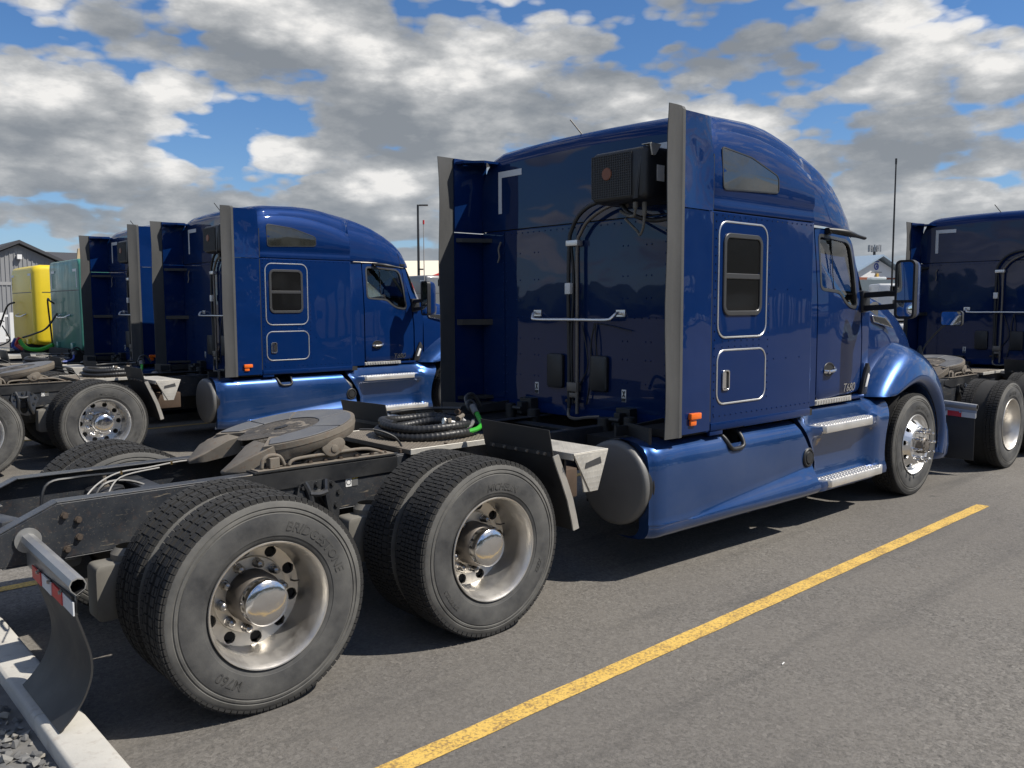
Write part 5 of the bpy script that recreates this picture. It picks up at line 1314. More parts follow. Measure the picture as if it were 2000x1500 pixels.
    for s in (-1, 1):
        b = MB(); b.prism(round_poly([(5.05, 1.55), (5.55, 1.58), (5.55, 1.44), (5.05, 1.40)], .05, 3), 'y', s*.38, s*.88); b.prism(round_poly([(5.02, 1.5), (5.16, 1.5), (5.06, 2.02), (4.94, 2.02)], .05, 3), 'y', s*.40, s*.86)
        b.prism(round_poly([(4.96, 2.02), (5.05, 2.02), (5.02, 2.20), (4.93, 2.20)], .04, 3), 'y', s*.52, s*.74); b.box(5.1, 5.5, s*.5, s*.76, 1.12, 1.42); b.build('seat', 'seat', T, bevel=.03)
    b = MB(); b.tube([(5.72+.06*sin(2*pi*k/24), .62+.22*cos(2*pi*k/24), 1.83+.21*sin(2*pi*k/24)) for k in range(24)], .016, 8, closed=True); b.bar((5.72, .42, 1.83), (5.72, .82, 1.83), .03, .02); b.bar((5.72, .62, 1.83), (5.95, .62, 1.65), .05, .05); b.build('steering_wheel', 'plastic_black', T)

    # ---------------- bonnet
    tz = [(6.22, 2.01), (6.5, 1.975), (6.9, 1.895), (7.2, 1.81), (7.45, 1.70), (7.62, 1.585), (7.78, 1.44), (7.92, 1.26), (8.02, 1.05)]
    ty = [(6.22, .93), (6.6, .90), (7.0, .85), (7.4, .77), (7.7, .68), (7.92, .58), (8.02, .50)]
    tside = [(6.22, 1.018), (6.7, .99), (7.2, .92), (7.6, .84), (7.9, .74), (8.02, .66)]
    secs = []
    for x in (6.245, 6.26, 6.4, 6.6, 6.8, 7.0, 7.15, 7.3, 7.45, 7.58, 7.70, 7.80, 7.90, 7.97, 8.02):
        z1, y1, y2 = interp(tz, x), interp(ty, x), interp(tside, x)
        pr = [(y2, 1.0), (y2, 1.25), (y2-.004, lerp(1.25, z1, .5)), (lerp(y2, y1, .25), lerp(1.25, z1, .75)), (lerp(y2, y1, .6), lerp(1.25, z1, .90)), (y1, z1-.012), (y1-.06, z1+.012), (y1*.6, z1+.055), (y1*.3, z1+.075), (0, z1+.08)]
        secs.append([(x, -y, z) for y, z in pr]+[(x, y, z) for y, z in reversed(pr[:-1])])
    b = MB(); b.loft([[(6.25, y*.95, z-.03) for x, y, z in secs[0]]]+secs); b.add(secs[-1], [tuple(range(len(secs[-1])))])
    HD = b.build('bonnet', 'paint', T, smooth=50)
    # chrome bonnet side vent + grille (front)
    for s in (-1, 1):
        b = MB(); poly = [(6.33, 1.80), (6.62, 1.77), (6.80, 1.66), (6.36, 1.73)]
        def hy_(x): return interp(tside, x)
        b.prism(round_poly(poly, .02, 2), 'y', s*.99, s*1.013); V = b.build('bonnet_vent', 'chrome', HD, bevel=.003, seg=1)
        b = MB(); b.prism(round_poly([(6.36, 1.785), (6.60, 1.757), (6.72, 1.685), (6.39, 1.742)], .015, 2), 'y', s*1.0125, s*1.0155); b.build('vent_mesh', 'black_print', HD)
    b = MB()
    for k in range(9): b.box(8.0, 8.06, -.5, .5, .66+k*.045, .69+k*.045)
    b.box(7.98, 8.0, -.55, .55, .62, 1.08); b.build('grille', 'chrome', HD)
    # ---------------- front fenders
    for s in (-1, 1):
        b = MB(); secs = []
        for k in range(29):
            th = radians(lerp(126, -14, k/28))
            g = interp([(0, 1.0), (12, .965), (20, .95), (28, .98)], k)
            flare = interp([(0, .0), (3, .018), (24, .018), (28, 0)], k)
            pr = [(.585, .93), (.595, 1.16), (.605, 1.215), (.630, 1.240+flare*.3), (.665, 1.246+flare), (.70, 1.243+flare), (.745, 1.240), (.80, 1.228), (.86, 1.200), (.92, 1.150), (.965, 1.08), (1.0, .985), (1.03, .86)]
            sec = []
            for r, y in pr:
                R = .6+(r-.6)*g*1.02 if r > .6 else r
                x = LF+R*cos(th); z = TR+R*sin(th)
                q = min(1, k/7); q = q*q*(3-2*q)   # level foot over the step skirt
                x = lerp(lerp(6.40, 6.03, (r-.585)/.445), x, q); z = lerp(1.035, z, q)
                yy = y-.10*max(0, (x-7.45)/.5)**1.5 if x > 7.45 else y
                sec.append((x, s*yy, z))
            secs.append(sec)
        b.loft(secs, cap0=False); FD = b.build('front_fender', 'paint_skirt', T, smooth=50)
        b = MB(); rows = []
        for k in range(25):
            th = radians(lerp(150, -10, k/24)); rows.append([(LF+.64*cos(th), s*.55, TR+.64*sin(th)), (LF+.60*cos(th), s*1.2, TR+.60*sin(th))])
        b.loft(rows); b.build('wheel_liner', 'dark_under', FD, smooth=50)
        b = MB(); th = radians(64); c = Vector((LF+.80*cos(th), s*1.205, TR+.80*sin(th)))
        M = Matrix.Translation(c) @ Matrix.Rotation(s*.35, 4, 'X'); b.obox(M, .085, .03, .055); b.build('fender_lamp', 'chrome', FD, bevel=.008)
        b = MB(); b.prism(round_poly([(6.00, 1.06), (6.10, 1.06), (6.17, 1.28), (6.13, 1.36), (6.04, 1.20)], .02, 3), 'y', s*1.055, s*1.09); b.build('cowl_intake', 'plastic_black', T, bevel=.01)
        b = MB(); b.prism([(6.045, 1.13), (6.085, 1.13), (6.135, 1.24), (6.105, 1.26)], 'y', s*1.091, s*1.102); b.build('turn_lamp', 'white_label', T, bevel=.006)
        # headlamp
        b = MB(); b.prism(round_poly([(7.60, .86), (7.86, .84), (7.80, 1.05), (7.55, 1.20)], .04, 3), 'y', s*.86, s*1.0); b.build('headlamp', 'glass_dark', FD, bevel=.01)
    # bumper, wrapping the corners
    b = MB(); plan = [(7.52, 1.17), (7.62, 1.205), (7.75, 1.20), (7.90, 1.14), (8.03, .98), (8.12, .7), (8.16, .3)]; plan = [(x, -y) for x, y in plan]+[(x, y) for x, y in reversed(plan)]
    secs = []
    for x, y in plan:
        n_ = Vector((x-7.2, y*.6)).normalized()
        pr = [(-.09, .27), (-.03, .275), (0, .32), (.01, .42), (.0, .56), (-.02, .64), (-.07, .675), (-.12, .68)]
        secs.append([(x+n_.x*o, y+n_.y*o, z) for o, z in pr])
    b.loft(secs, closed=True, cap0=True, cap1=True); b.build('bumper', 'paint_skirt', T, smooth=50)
    b = MB(); b.box(6.3, 7.7, -.9, .9, .55, 1.0); b.box(5.0, 6.6, -.8, .8, .45, 1.02); b.build('engine_bay', 'dark_under', T)
    # ---------------- mirrors
    for s in (-1, 1):
        b = MB(); secs = []
        for x, e in ((5.925, .006), (5.93, 0), (5.99, .0), (6.05, .006), (6.085, .022), (6.10, .045)):
            secs.append([(x, s*y, z) for y, z in rrect(1.405+e, 1.575-e, 1.772+e*1.5, 2.285-e*1.5, .045, 4)])
        b.loft(secs, closed=True, cap0=True, cap1=True, mi=0); MR = b.build('side_mirror', 'paint', T, smooth=40)
        b = MB(); o = rrect(1.402, 1.578, 1.769, 2.288, .047, 5); i = rrect(1.420, 1.560, 1.789, 2.268, .034, 5)
        b.ring([(s*u, v) for u, v in o], [(s*u, v) for u, v in i], lambda u, v: (5.915, u, v), lambda u, v: (5.975, u, v)); b.box(5.918, 5.926, s*1.42, s*1.56, 1.915, 1.935); b.build('mirror_bezel', 'plastic_black', MR, smooth=30)
        b = MB(); b.box(5.921, 5.924, s*1.418, s*1.562, 1.936, 2.268); b.build('mirror_glass', 'mirror', MR)
        b = MB(); rows = [[(5.9225-.012*(1-(2*i/6-1)**2)*(1-(2*j/6-1)**2), s*lerp(1.42, 1.56, i/6), lerp(1.79, 1.914, j/6)) for i in range(7)] for j in range(7)]; b.loft(rows); b.build('convex_glass', 'mirror', MR, smooth=60)
        for z, dz in ((1.995, 0), (1.875, .012)):
            b = MB(); b.loft([[(x+ax, s*y, zz+az) for ax, az in ((-.02, -.025), (.045, -.025), (.045, .025), (-.02, .025))] for x, y, zz in ((6.02, 1.02, z-.015), (6.02, 1.10, z-.01), (5.98, 1.30, z), (5.965, 1.44, z+dz))], closed=True, cap0=True, cap1=True)
            b.build('mirror_arm', 'plastic_black', T, smooth=30, bevel=.006, seg=1)
        b = MB(); b.prism(round_poly([(5.98, 1.82), (6.13, 1.84), (6.12, 2.02), (5.98, 2.03)], .03, 3), 'y', s*1.02, s*1.085); b.build('mirror_base', 'plastic_black', T, bevel=.01)
        # look-down mirror over the window
        if s < 0:
            b = MB(); secs = []
            for t in range(9):
                u = t/8; x = lerp(5.27, 5.73, u); z = lerp(2.540, 2.485, u); y = -(1.09+.06*min(1, u*3)+.05*u); r = .015+.014*sin(pi*min(1, u*1.15+.1)); 
                secs.append([(x, y+r*1.5*cos(2*pi*k/12), z+r*sin(2*pi*k/12)) for k in range(12)])
            b.loft(secs, closed=True, cap0=True, cap1=True); b.bar((5.3, -1.04, 2.50), (5.3, -1.12, 2.53), .05, .03); b.build('kerb_mirror', 'plastic_black', T, smooth=50)
        # bonnet mirror on its stalk
        b = MB(); b.tube(smooth_path([(7.42, s*1.02, 1.36), (7.44, s*1.05, 1.46), (7.47, s*1.10, 1.55), (7.50, s*1.19, 1.66), (7.52, s*1.24, 1.70)], 5), .011, 8); b.lathe([(.001, -.03), (.035, -.02), (.04, .03), (.025, .1), (.012, .14)], 14, c=(7.42, s*1.01, 1.33), axis='z')
        HM = b.build('bonnet_mirror_stalk', 'plastic_black', T, smooth=40)
        b = MB(); b.loft([[(x, s*y, z) for y, z in rrect(1.175+e, 1.385-e, 1.678+e, 1.832-e, .03, 4)] for x, e in ((7.505, 0), (7.55, .0), (7.585, .02), (7.60, .045))], closed=True, cap0=True, cap1=True); b.build('bonnet_mirror', 'plastic_black', HM, smooth=40)
        b = MB(); b.prism(rrect(1.184, 1.376, 1.687, 1.823, .024, 4) if s > 0 else [(-u, v) for u, v in rrect(1.184, 1.376, 1.687, 1.823, .024, 4)], 'x', 7.502, 7.5045); b.build('mirror_glass', 'mirror', HM)
    b = MB(); b.tube([(6.06, -1.31, 1.98), (6.055, -1.312, 2.05), (6.05, -1.314, 2.6), (6.05, -1.315, 3.19)], lambda i: .013 if i < 1 else (.008 if i < 3 else .006), 6); b.cyl((6.05, -1.315, 3.15), (6.05, -1.315, 3.20), .009, n=6); b.build('whip_aerial', 'plastic_black', T)
    return T

# ------------------------------------------------------------------ the four blue trucks
GB = 'blue sleeper trucks parked in the yard'
TM = make_truck(); make_body(TM)
tag(TM, 'nearest dark blue sleeper truck without trailer, filling the middle of the yard', 'truck', GB)
def kids(o): return [q for q in bpy.data.objects if q.parent == o]
TB = copy_tree(TM); TB.location = (.073, 7.247, 0); TB.rotation_euler = (0, 0, .003)
tag(TB, 'second blue sleeper truck, left of the nearest one, with bright polished wheels', 'truck', GB)
TC = copy_tree(TM); TC.location = (.011, 10.617, 0); TC.rotation_euler = (0, 0, .008)
tag(TC, 'third blue sleeper truck, half hidden between the second blue truck and the green one', 'truck', GB)
drop = lambda ch: (ch.name.startswith('wheel') and not ch.name.startswith('wheel_') and ch.location.x < 3) or ch.name.startswith('mud_flap') or ch.name.startswith('condenser_unit')
TR_ = copy_tree(TM, None, lambda ch: (ch.name.startswith('wheel') and not ch.name.startswith('wheel_') and ch.location.x < 3) or ch.name.startswith('mud_flap'))
TR_.location = (9.136, -.111, 0); TR_.rotation_euler = (0, 0, .012)
tag(TR_, 'dark blue sleeper truck at the right edge, parked ahead of the nearest truck', 'truck', GB)
for s in (-1, 1):
    for x in (0, TS): wheel('wide', x, s*1.25, TR_, s, .4)
    b = MB(); b.box(-.808, -.799, s*.50, s*1.13, .17, .72); b.build('mud_flap', 'rubber_flap', TR_, bevel=.004, seg=1)
for o in kids(TB):
    if o.name.startswith('wheel'):
        for q in kids(o):
            if q.name.startswith('rim'): recolor(q, 'alloy_bright')
            if q.name.startswith('lug_nut') or q.name.startswith('hub_cap'): recolor(q, 'chrome')
    if o.name.startswith('whip_aerial'):
        recolor(o, 'cable_white'); b = MB(); b.cyl((6.05, -1.315, 3.16), (6.05, -1.315, 3.22), .014, n=8); b.build('aerial_tip', 'red_tape', o)

# ------------------------------------------------------------------ coiled suzi hoses lying on the decks
def hose_coil(loc, label, green=True, seed=1):
    R = empty('air_hose_coil', loc); rnd = random.Random(seed)
    tag(R, label, 'hose', 'coiled air hoses on the truck decks')
    def wrap(pts, name='spiral_wrapped_hose', r=.030):
        n = len(pts)
        b = MB(); b.tube(pts, lambda i: r*(1.0 if i % 3 else .86), 10); return b.build(name, 'hose_black', R, smooth=50)
    def arc(a, bb, t0, t1, z0, z1, n, cx=0, cy=0, rot=.1):
        P = []
        z0 *= .8; z1 *= .8
        for k in range(n+1):
            t = radians(lerp(t0, t1, k/n)); x, y = a*cos(t), bb*sin(t)
            P.append((cx+x*cos(rot)-y*sin(rot), cy+x*sin(rot)+y*cos(rot), lerp(z0, z1, k/n)+.008*sin(3*t)))
        return P
    wrap(arc(.33, .33, -62, -300, .034, .040, 130)); wrap(arc(.30, .31, 30, -200, .085, .105, 120, -.01)); wrap(arc(.24, .25, 140, -80, .045, .085, 90, .03, .0)); wrap(arc(.31, .30, 20, 185, .09, .12, 80, .02, .02))
    g = 'hose_green' if green else 'hose_blue'
    b = MB(); b.tube(smooth_path([(.10, -.315, .035), (.22, -.30, .045), (.31, -.24, .065), (.345, -.17, .10), (.36, -.12, .135)], 6), .017, 8); b.build('green_hose' if green else 'blue_hose', g, R)
    b = MB(); b.tube(smooth_path([(.05, -.29, .05), (.18, -.27, .065), (.27, -.20, .09)], 6), .014, 8); b.build('grey_hose', 'tank_cap', R)
    b = MB(); b.tube(smooth_path([(-.1, .29, .13), (.05, .32, .135), (.25, .24, .14), (.34, .02, .15)], 6), .012, 8); b.build('black_hose', 'hose_black', R)
    b = MB(); b.cyl((.355, -.13, .125), (.375, -.06, .17), .024, n=12); b.build('hose_handle', 'tank_cap', R)
    b = MB(); b.tube([(.385+.035*cos(2*pi*k/14), -.04+.02*sin(2*pi*k/14),   .165+.04*sin(2*pi*k/14)) for k in range(14)], .014, 8, closed=True); b.tube(smooth_path([(.36, -.02, .18), (.40, .04, .23), (.48, .06, .24), (.55, .05, .15)], 6), .014, 8); b.build('hose_clip', 'hose_black', R)
    for p, q, m in (((.14, -.19, .11), (.21, -.16, .13), 'dusty_steel'), ((.20, -.12, .12), (.23, -.20, .06), 'aluminium'), ((.17, -.14, .155), (.23, -.12, .14), 'rust_brown'), ((-.06, -.285, .125), (.02, -.30, .105), 'aluminium'), ((-.03, -.30, .14), (-.03, -.32, .06), 'dusty_steel')):
        b = MB(); b.cyl(p, q, .015, n=10); b.cyl(p, Vector(p).lerp(Vector(q), .35), .022, n=6); b.build('hose_coupling', m, R)
    return R
hose_coil((1.78, .0, 1.003), 'black spiral wrapped hoses with a bright green end, coiled on the nearest truck deck', True, 1)
hose_coil((1.90, 7.25, 1.003), 'black hose coil on the deck of the second blue truck', True, 2)
h = hose_coil((1.95, 10.6, 1.003), 'dark reddish hose coil on the deck of the third blue truck', False, 3)

# ------------------------------------------------------------------ other trucks
def plain_truck(name, label, loc, rz, paint, top=2.86, wid=1.05, rad=.14, visor=False, wheels=True, xr=3.16, group=None, drive=True):
    T = empty(name, loc, rz); tag(T, label, 'truck', group)
    for s in (-1, 1):
        b = MB(); b.box(-1.0, 6.6, s*.43, s*.35, .72, .97); b.build('frame_rail', 'frame_black', T, bevel=.004, seg=1)
    for x in (-.9, .7, 2.4):
        b = MB(); b.box(x-.05, x+.05, -.35, .35, .75, .93); b.build('cross_member', 'frame_black', T)
    # sleeper: rounded upright box
    def sec(x, e, z0=1.08, z1=top, w=wid, r=.12): return [(x, y, z) for y, z in rrect(-w+e, w-e, z0+e*.3, z1-e, r, 5)]
    b = MB(); b.loft([sec(xr, rad*.8), sec(xr+rad*.12, rad*.42), sec(xr+rad*.4, rad*.16), sec(xr+rad, 0), sec(4.8, 0), sec(4.85, .02)], closed=True, cap0=True, cap1=True)
    S = b.build('sleeper', paint, T, smooth=40)
    b = MB(); zz = lerp(1.08, top, .66)
    for s in (-1, 1): b.box(xr+rad, 4.8, s*wid, s*(wid+.004), zz-.008, zz+.008)
    b.box(xr-.003, xr+.01, -wid+rad, wid-rad, zz-.008, zz+.008); b.build('panel_joint', 'plastic_grey', S)
    for s in (-1, 1):
        y0, y1 = s*(wid-.14), s*(wid-.40); zt = top-.19
        b = MB(); b.prism([(y0, zt), (y1, zt), (y1, zt-.05), (s*(wid-.18), zt-.05), (s*(wid-.18), zt-.36), (y0, zt-.36)], 'x', xr-.004, xr-.0005); b.build('reflective_tape', 'white_tape', S)
        b = MB(); b.prism(rrect(3.75, 4.1, lerp(1.08, top, .80), lerp(1.08, top, .93), .03, 3), 'y', s*wid, s*(wid+.012)); b.build('bunk_window', 'white_label' if visor else 'glass_dark', S)
        b = MB(); b.prism(rrect(3.9, 4.2, lerp(1.08, top, .42), lerp(1.08, top, .56), .03, 3), 'y', s*wid, s*(wid+.014)); b.build('hatch', 'window_trim', S)
        b = MB(); b.box(xr-.05, xr+.05, s*.45, s*.6, .98, 1.22); b.build('cab_bracket', paint, S, bevel=.01)
    b = MB(); zg = lerp(1.08, top, .36); b.tube(smooth_path([(xr, .35, zg+.05), (xr-.07, .33, zg+.02), (xr-.08, .2, zg), (xr-.08, -.2, zg), (xr-.07, -.33, zg+.02), (xr, -.35, zg+.05)], 5), .016, 8); b.build('grab_bar', 'alloy_bright', T)
    # day cab, glass, bonnet
    b = MB(); w = wid-.06
    b.loft([[(x, y, z) for y, z in rrect(-w, w, 1.05, zt, .12, 4)] for x, zt in ((4.83, 2.5), (5.75, 2.5))], closed=True, cap0=True, cap1=True); CB = b.build('cab', paint, T, smooth=40)
    b = MB(); b.loft([[(5.76, -w+.05, 2.42), (5.76, w-.05, 2.42)], [(6.15, -w+.02, 1.86), (6.15, w-.02, 1.86)]]); b.build('windscreen', 'glass_dark', CB)
    b = MB(); b.loft([[(x, y, z) for y, z in rrect(-yw, yw, .8, zt, .12, 4)] for x, yw, zt in ((5.75, w, 1.88), (6.2, w-.04, 1.86), (7.2, w-.14, 1.70), (7.75, w-.2, 1.5), (7.85, w-.28, 1.4))], closed=True, cap0=True, cap1=True); b.build('bonnet', paint, T, smooth=40)
    for s in (-1, 1):
        b = MB(); b.prism(round_poly([(5.0, 2.36), (5.62, 2.36), (5.66, 1.80), (5.0, 1.80)], .05, 3), 'y', s*w, s*(w+.006)); b.build('door_window', 'glass_dark', CB)
        b = MB(); secs = []
        for k in range(13):
            th = radians(165-170*k/12); secs.append([(6.75+r*cos(th), s*y, .511+r*sin(th)) for r, y in ((.60, .8), (.60, 1.15), (.66, 1.2), (.78, 1.15), (.86, .9))])
        b.loft(secs); b.build('fender', paint, T, smooth=50)
        b = MB(); b.lathe([(.001, 0), (.29, 0), (.30, .02), (.30, 1.4)], 28, c=(3.5, s*.85, .70), axis='x'); b.build('fuel_tank', 'aluminium', T)
        b = MB(); b.box(5.95, 6.0, s*1.25, s*1.42, 1.75, 2.2); b.bar((5.9, s*1.0, 1.95), (5.97, s*1.3, 1.95), .03, .03); b.build('side_mirror', 'plastic_black', T, bevel=.02)
        if drive:
            b = MB(); b.prism([(1.83, 1.13), (1.86, .98), (2.02, .5), (2.03, .5), (1.88, .99), (1.85, 1.14)], 'y', s*.56, s*1.18); b.build('quarter_fender', 'rubber_flap', T)
            b = MB(); b.box(-.83, -.82, s*.5, s*1.12, .16, .78); b.build('mud_flap', 'rubber_flap', T)
    b = MB(); b.box(7.75, 7.95, -1.1, 1.1, .32, .66); b.build('bumper', paint, T, bevel=.05)
    b = MB(); b.box(3.0, 7.4, -.7, .7, .5, 1.1); b.build('chassis', 'dark_under', T)
    if wheels:
        for s in (-1, 1):
            for x in (0, TS): wheel('rib', x, s*1.2, T, s, .2, False)
            wheel('front', 6.75, s*1.2, T, s, .2, False)
        b = MB(); b.box(1.35, 2.85, -.46, .46, .985, 1.005); b.box(1.35, 2.85, -.465, -.459, .95, 1.007); b.build('deck_plate', 'alu_matte', T)
        b = MB(); b.lathe([(.001, .06), (.44, .06), (.46, .04), (.44, 0), (.3, -.06)], 32, c=(.72, 0, 1.08), axis='z'); b.prism([(.12, 1.02), (.45, 1.12), (.45, 1.05)], 'y', -.32, -.14); b.prism([(.12, 1.02), (.45, 1.12), (.45, 1.05)], 'y', .14, .32); b.box(.5, .95, -.4, .4, .98, 1.07); b.build('fifth_wheel', 'dusty_steel', T)
    return T
TG = plain_truck('semi_truck', 'faded green sleeper truck, between the third blue truck and the yellow one', (0, 14.15, 0), 0, 'green_paint', 2.86, 1.05, .05)
TY = plain_truck('semi_truck', 'bright yellow sleeper truck with rounded corners, farthest left in the row', (0, 17.65, 0), 0, 'yellow_paint', 2.88, 1.06, .18, visor=True)
b = MB(); b.prism([(-.20, 0), (.12, .12), (.16, .42), (-.16, .30)], 'y', -.03, .03); o = b.build('roof_deflector', 'tan_board', None); o.location = (4.6, 14.0, 2.86); o.parent = None
o.parent = TG; o.location = (3.75, .50, 2.84)
def wall_hose(T, pts, m, r=.014, coils=0, name='air_hose'):
    b = MB(); P = smooth_path(pts, 8)
    if coils:
        Q = []; n = len(P)*6
        for k in range(n):
            t = k/(n-1)*(len(P)-1); i = min(int(t), len(P)-2); c = P[i].lerp(P[i+1], t-i); a = 2*pi*coils*k/n
            Q.append(c+Vector((.05*cos(a), .07*sin(a), .03*sin(a))))
        P = Q
    b.tube(P, r, 6); b.build(name, m, T)
wall_hose(TG, [(3.1, .75, 1.15), (2.9, .95, 1.05), (2.7, 1.2, 1.08), (2.6, 1.3, 1.25)], 'hose_green', .045)
wall_hose(TG, [(3.1, .35, 1.8), (2.95, .6, 1.5), (2.8, .95, 1.38), (2.65, 1.25, 1.3)], 'hose_black', .02)
wall_hose(TG, [(2.6, 1.3, 1.3), (2.55, 1.35, 1.15), (2.65, 1.3, 1.06)], 'hose_red', .04)
wall_hose(TG, [(2.55, 1.4, 1.28), (2.5, 1.45, 1.12), (2.6, 1.4, 1.06)], 'hose_blue', .04)
wall_hose(TG, [(3.12, .6, 2.0), (3.05, .62, 2.05), (3.05, .82, 2.05), (3.1, .85, 1.3), (3.1, .85, 1.1)], 'hose_black', .018)
wall_hose(TY, [(3.12, .55, 2.05), (3.0, .75, 1.95), (2.85, .95, 1.45), (2.7, 1.0, 1.2), (2.6, .9, 1.1)], 'hose_black', .022)
wall_hose(TY, [(2.9, .9, 1.6), (2.6, 1.2, 1.45), (2.4, 1.35, 1.15), (2.3, 1.3, 1.02)], 'hose_black', .014, 14)
wall_hose(TY, [(2.9, .85, 1.5), (2.95, .6, 1.3), (2.95, .45, 1.15), (2.7, .5, 1.03), (2.5, .9, 1.03)], 'hose_black', .016)
plain_truck('semi_truck', 'grey sleeper truck far off, seen past the windscreen of the second blue truck', (15.3, 23.8, 0), 0, 'grey_paint', 3.17, 1.06, .10, drive=False)
plain_truck('semi_truck', 'white truck far off, in front of the gabled building', (43.2, 19.9, 0), radians(-50), 'white_paint', 3.1, 1.05, .1, drive=False)

# ------------------------------------------------------------------ far buildings and posts
def rv_trailer():
    R = empty('camper', (55, 21.5, 0), radians(-48)); tag(R, 'pale green camper far off, beyond the white truck', 'camper')
    b = MB(); b.loft([[(x, y, z) for x, z in rrect(-4, 4, .5, 3.6, .35, 4)] for y in (-1.25, 1.25)], closed=True, cap0=True, cap1=True); b.build('body', 'rv_paint', R, smooth=40)
    for x, z, w, h in ((-2.0, 2.3, 1.2, .8), (1.8, 2.2, 1.0, .9)):
        b = MB(); b.box(x-w/2, x+w/2, -1.27, -1.255, z-h/2, z+h/2); b.build('window', 'glass_dark', R)
    b = MB(); b.box(-.9, .1, -.5, .5, 3.6, 3.8); b.build('roof_pod', 'white_paint', R, bevel=.08)
    for x in (-2, 2):
        b = MB(); b.cyl((x, -1.2, .45), (x, 1.2, .45), .45, n=20); b.build('wheel', 'rubber_tread', R)
rv_trailer()
def gable_office():
    d = 150; a = YAW-math.atan((1709-1000)/1679.19); cx, cy = -1.757+d/cos(YAW-a)*cos(a), -4.856+d/cos(YAW-a)*sin(a)
    R = empty('gabled_office', (cx, cy, 0), -.25); tag(R, 'white gabled office with brick band and blue roof, far behind the nearest truck', 'building')
    k = d/1679.19/cos(YAW-a)*1.0
    hw = 7.2; zp = 1.88+88*k; ze = 1.88+56*k; zb = 1.88+54*k; zw = 1.88+66*k
    b = MB(); b.prism([(-hw+.8, ze-.5), (hw-.8, ze-.5), (hw-.8, ze), (0, zp-.5), (-hw+.8, ze)], 'y', 0, .4); b.build('gable_wall', 'trim_white', R, smooth=0)
    b = MB(); b.box(-hw, hw, -.1, .4, ze-2.6, ze-.5); b.build('brick_band', 'brick_red', R)
    b = MB(); b.box(-hw+.3, hw-.3, .05, 12, 0, ze-2.6); b.build('wall', 'trim_grey', R)
    for x in (-5, -2, 1.5, 4.5):
        b = MB(); b.box(x-.9, x+.9, .0, .06, 1.2, ze-3.4); W_ = b.build('window', 'glass_dark', R)
        b = MB(); b.box(x-.05, x+.05, -.02, .0, 1.2, ze-3.4); b.build('window_bar', 'trim_white', R)
    for s in (-1, 1):
        b = MB(); b.add([(0, -1.2, zp), (s*(hw+1.2), -1.2, ze-.7), (s*(hw+1.2), 14, ze-.7), (0, 14, zp), (0, -1.2, zp+.3), (s*(hw+1.2), -1.2, ze-.4), (s*(hw+1.2), 14, ze-.4), (0, 14, zp+.3)], [(0, 1, 2, 3), (4, 5, 6, 7), (0, 1, 5, 4), (1, 2, 6, 5), (2, 3, 7, 6)]); b.build('roof', 'blue_roof', R, smooth=0)
    # main roof behind, rising to the left
    b = MB(); b.box(-30, 24, 6, 20, 0, ze-2.5); b.build('wing', 'trim_grey', R)
    b = MB(); b.prism([(5, ze-2.6), (13, zp-.1), (21, ze-2.6)], 'x', -31, 24); b.build('wing_roof', 'blue_roof', R, smooth=0)
    zc = lerp(ze, zp, .45)
    b = MB(); b.lathe([(.35, 0), (.62, 0)], 20, c=(-.3, -.04, zc)); b.box(-.9, .35, -.06, -.03, zc+.75, zc+.95); b.prism([(-.5, zc-.2), (.1, zc-.2), (-.2, zc+.35)], 'y', -.06, -.03); b.build('sign_emblem', 'sign_blue', R)
    b = MB(); b.box(-1.5, 1.1, -.05, -.03, zc-1.05, zc-.90); b.build('sign_lettering', 'trim_grey', R)
    b = MB(); b.box(-.45, .05, -.3, -.03, zc-2.0, zc-1.2); b.build('gold_fixture', 'sign_gold', R)
    # phone mast
    A = empty('phone_mast', (cx+9*sin(a)*-.0+20*cos(a)-(-1.0)*sin(a), cy+20*sin(a)+1.0*cos(a), 0)); tag(A, 'phone mast with panel antennas above the gabled office', 'mast')
    zt = 1.88+108*k*1.10
    b = MB(); b.cyl((0, 0, 0), (0, 0, zt), .25, n=10); b.build('pole', 'pole_dark', A)
    for q in range(7):
        t = 2*pi*q/7; b = MB(); b.obox(Matrix.Translation((1.1*cos(t), 1.1*sin(t), zt-.3)) @ Matrix.Rotation(t, 4, 'Z'), .2, .28, 1.3); b.bar((0, 0, zt-.3), (1.1*cos(t), 1.1*sin(t), zt-.3), .1, .1); b.build('antenna_panel', 'trim_grey', A)
gable_office()
